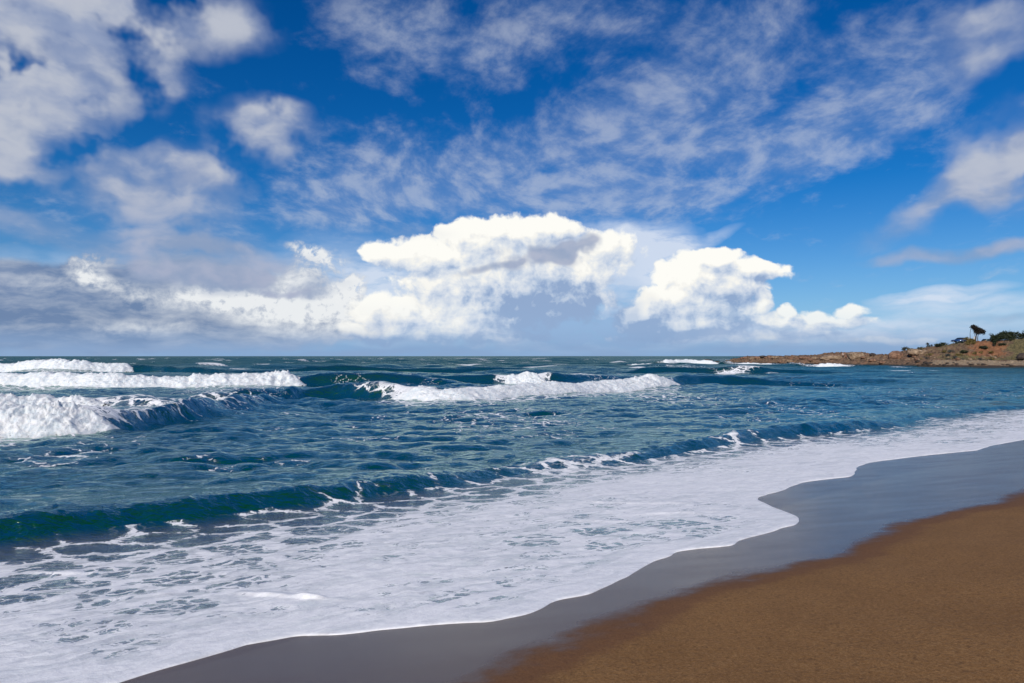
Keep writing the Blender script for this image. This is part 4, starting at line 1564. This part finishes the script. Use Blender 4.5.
def skinned(name, nodes, links, mat, parent, root=0):
    me = bpy.data.meshes.new(name)
    me.from_pydata([n[0] for n in nodes], links, [])
    o = bpy.data.objects.new(name, me)
    COL.objects.link(o)
    sk = o.modifiers.new('skin', 'SKIN')
    sk.use_smooth_shade = True
    lay = me.skin_vertices[0].data if me.skin_vertices else None
    if lay is None:
        bm = bmesh.new()
        bm.from_mesh(me)
        bm.verts.layers.skin.verify()
        bm.to_mesh(me)
        bm.free()
        lay = me.skin_vertices[0].data
    for i, n in enumerate(nodes):
        lay[i].radius = n[1] if isinstance(n[1], tuple) else (n[1], n[1])
        lay[i].use_root = i == root
    o.modifiers.new('sub', 'SUBSURF').levels = 1
    o.modifiers['sub'].render_levels = 1
    dg = bpy.context.evaluated_depsgraph_get()
    ev = o.evaluated_get(dg)
    m2 = bpy.data.meshes.new_from_object(ev)
    for p in m2.polygons:
        p.use_smooth = True
    o.modifiers.clear()
    o.data = m2
    m2.materials.clear()
    m2.materials.append(mat)
    o.parent = parent
    return o


def person(px, q, rz, sitting, shirt, trousers, label, lift=0.0):
    # stand where the point is as high as the photo shows the feet
    q = min(np.arange(.3, 1.0, .02), key=lambda k: abs(head_spot(px, k)[2] - (CAM_H + (HORIZON - q) / F * head_spot(px, k)[1])))
    x, y, z = head_spot(px, q)
    root = empty('person', (x, y, z + lift), rz)
    tag(root, label, 'person')
    hip = .42 if sitting else .90
    up = lambda k: hip + k
    N, Lk = [], []

    def add(p, r, link=None):
        N.append((p, r))
        if link is not None:
            Lk.append((link, len(N) - 1))
        return len(N) - 1
    lean = .10 if sitting else 0.0
    pel = add((0, 0, up(.02)), (.15, .11))
    wai = add((lean * .4, 0, up(.20)), (.13, .10), pel)
    che = add((lean, 0, up(.40)), (.17, .12), wai)
    nek = add((lean * 1.2, 0, up(.57)), .055, che)
    hd1 = add((lean * 1.3 + .01, 0, up(.65)), (.075, .085), nek)
    hd2 = add((lean * 1.3 + .01, 0, up(.76)), (.080, .095), hd1)
    add((lean * 1.3, 0, up(.82)), .05, hd2)
    arms, legs = {}, {}
    for s in (-1, 1):
        sh = add((lean, s * .19, up(.49)), .060, che)
        if sitting:
            elb = add((lean + .12, s * .25, up(.24)), .042, sh)
            wri = add((lean + .34, s * .17, up(.14)), .030, elb)
            hnd = add((lean + .42, s * .15, up(.13)), .034, wri)
            kn = add((.42, s * .13, .46), .062, pel)
            an = add((.46, s * .13, .08), .042, kn)
        else:
            elb = add((-.02, s * .25, up(.20)), .042, sh)
            wri = add((.04, s * .27, up(-.04)), .030, elb)
            hnd = add((.06, s * .27, up(-.12)), .034, wri)
            kn = add((.03, s * .10, .48), .062, pel)
            an = add((0, s * .11, .08), .042, kn)
        tx, ty, tz = N[hnd][0]
        for k in range(4):                              # fingers, then the thumb
            fz = -.03 + .02 * k if sitting else -.04
            add((tx + (.06 if sitting else .012 * (k - 1.5)), ty + (.012 * (k - 1.5) if sitting else 0), tz + (-.02 if sitting else -.08)), .009, hnd)
        add((tx + .03, ty - s * .035, tz), .010, hnd)
        ft = add((N[an][0][0] + .15, s * .12, .035), .040, an)
        arms[s], legs[s] = (sh, elb, wri), (kn, an)
    skinned('body', N, Lk, MAT_SKIN, root)
    g = lambda i, r: (N[i][0], r)
    nodes = [g(wai, (.150, .120)), g(che, (.19, .14)), ((0, 0, up(.06)), (.165, .13))]
    lk = [(0, 1), (2, 0)]
    for s in (-1, 1):
        sh, elb, _ = arms[s]
        nodes.append(g(sh, .078))
        lk.append((1, len(nodes) - 1))
        e = [a * .35 + b * .65 for a, b in zip(N[sh][0], N[elb][0])]
        nodes.append((tuple(e), .062))
        lk.append((len(nodes) - 2, len(nodes) - 1))
    skinned('shirt', nodes, lk, shirt, root)
    nodes = [((0, 0, up(.05)), (.16, .125))]
    lk = []
    for s in (-1, 1):
        kn, an = legs[s]
        nodes.append(((0.02, s * .09, up(-.06)), .095))
        lk.append((0, len(nodes) - 1))
        nodes.append(g(kn, .080))
        lk.append((len(nodes) - 2, len(nodes) - 1))
        nodes.append(g(an, .060))
        lk.append((len(nodes) - 2, len(nodes) - 1))
    skinned('trousers', nodes, lk, trousers, root)
    hv, hf = ICO2
    c = np.array(N[hd2][0]) + [-.018, 0, .025]
    v = hv * np.array([.105, .095, .115])
    keep = v[:, 0] * 0.8 - v[:, 2] > 0.055              # leave the face open
    v[keep] *= 0.72
    mesh_object('hair', v + c, hf, MAT_HAIR, parent=root)
    fv = []
    hx, hy, hz = N[hd2][0]
    for s in (-1, 1):
        mesh_object('eye', ICO1[0] * .013 + [hx + .088, s * .032, hz - .015], ICO1[1], MAT_HAIR, parent=root)
        mesh_object('ear', ICO1[0] * [.022, .012, .032] + [hx, s * .082, hz - .02], ICO1[1], MAT_SKIN, parent=root)
    mesh_object('nose', ICO1[0] * [.020, .013, .024] + [hx + .095, 0, hz - .04], ICO1[1], MAT_SKIN, parent=root)
    mesh_object('mouth', ICO1[0] * [.008, .026, .007] + [hx + .086, 0, hz - .085], ICO1[1], simple_mat('lips', (.25, .07, .06), .5), parent=root)
    return root


person(842.9, 358.0, R(-120), False, simple_mat('white_shirt', (.75, .74, .72), .8), simple_mat('dark_trousers', (.03, .03, .035), .85), 'person in a white top standing on the rocks of the point')
person(845.7, 358.8, R(-70), True, simple_mat('red_shirt', (.30, .03, .03), .8), simple_mat('maroon_trousers', (.10, .02, .02), .85), 'person in dark red sitting on the rocks beside the flat-topped block', lift=.1)
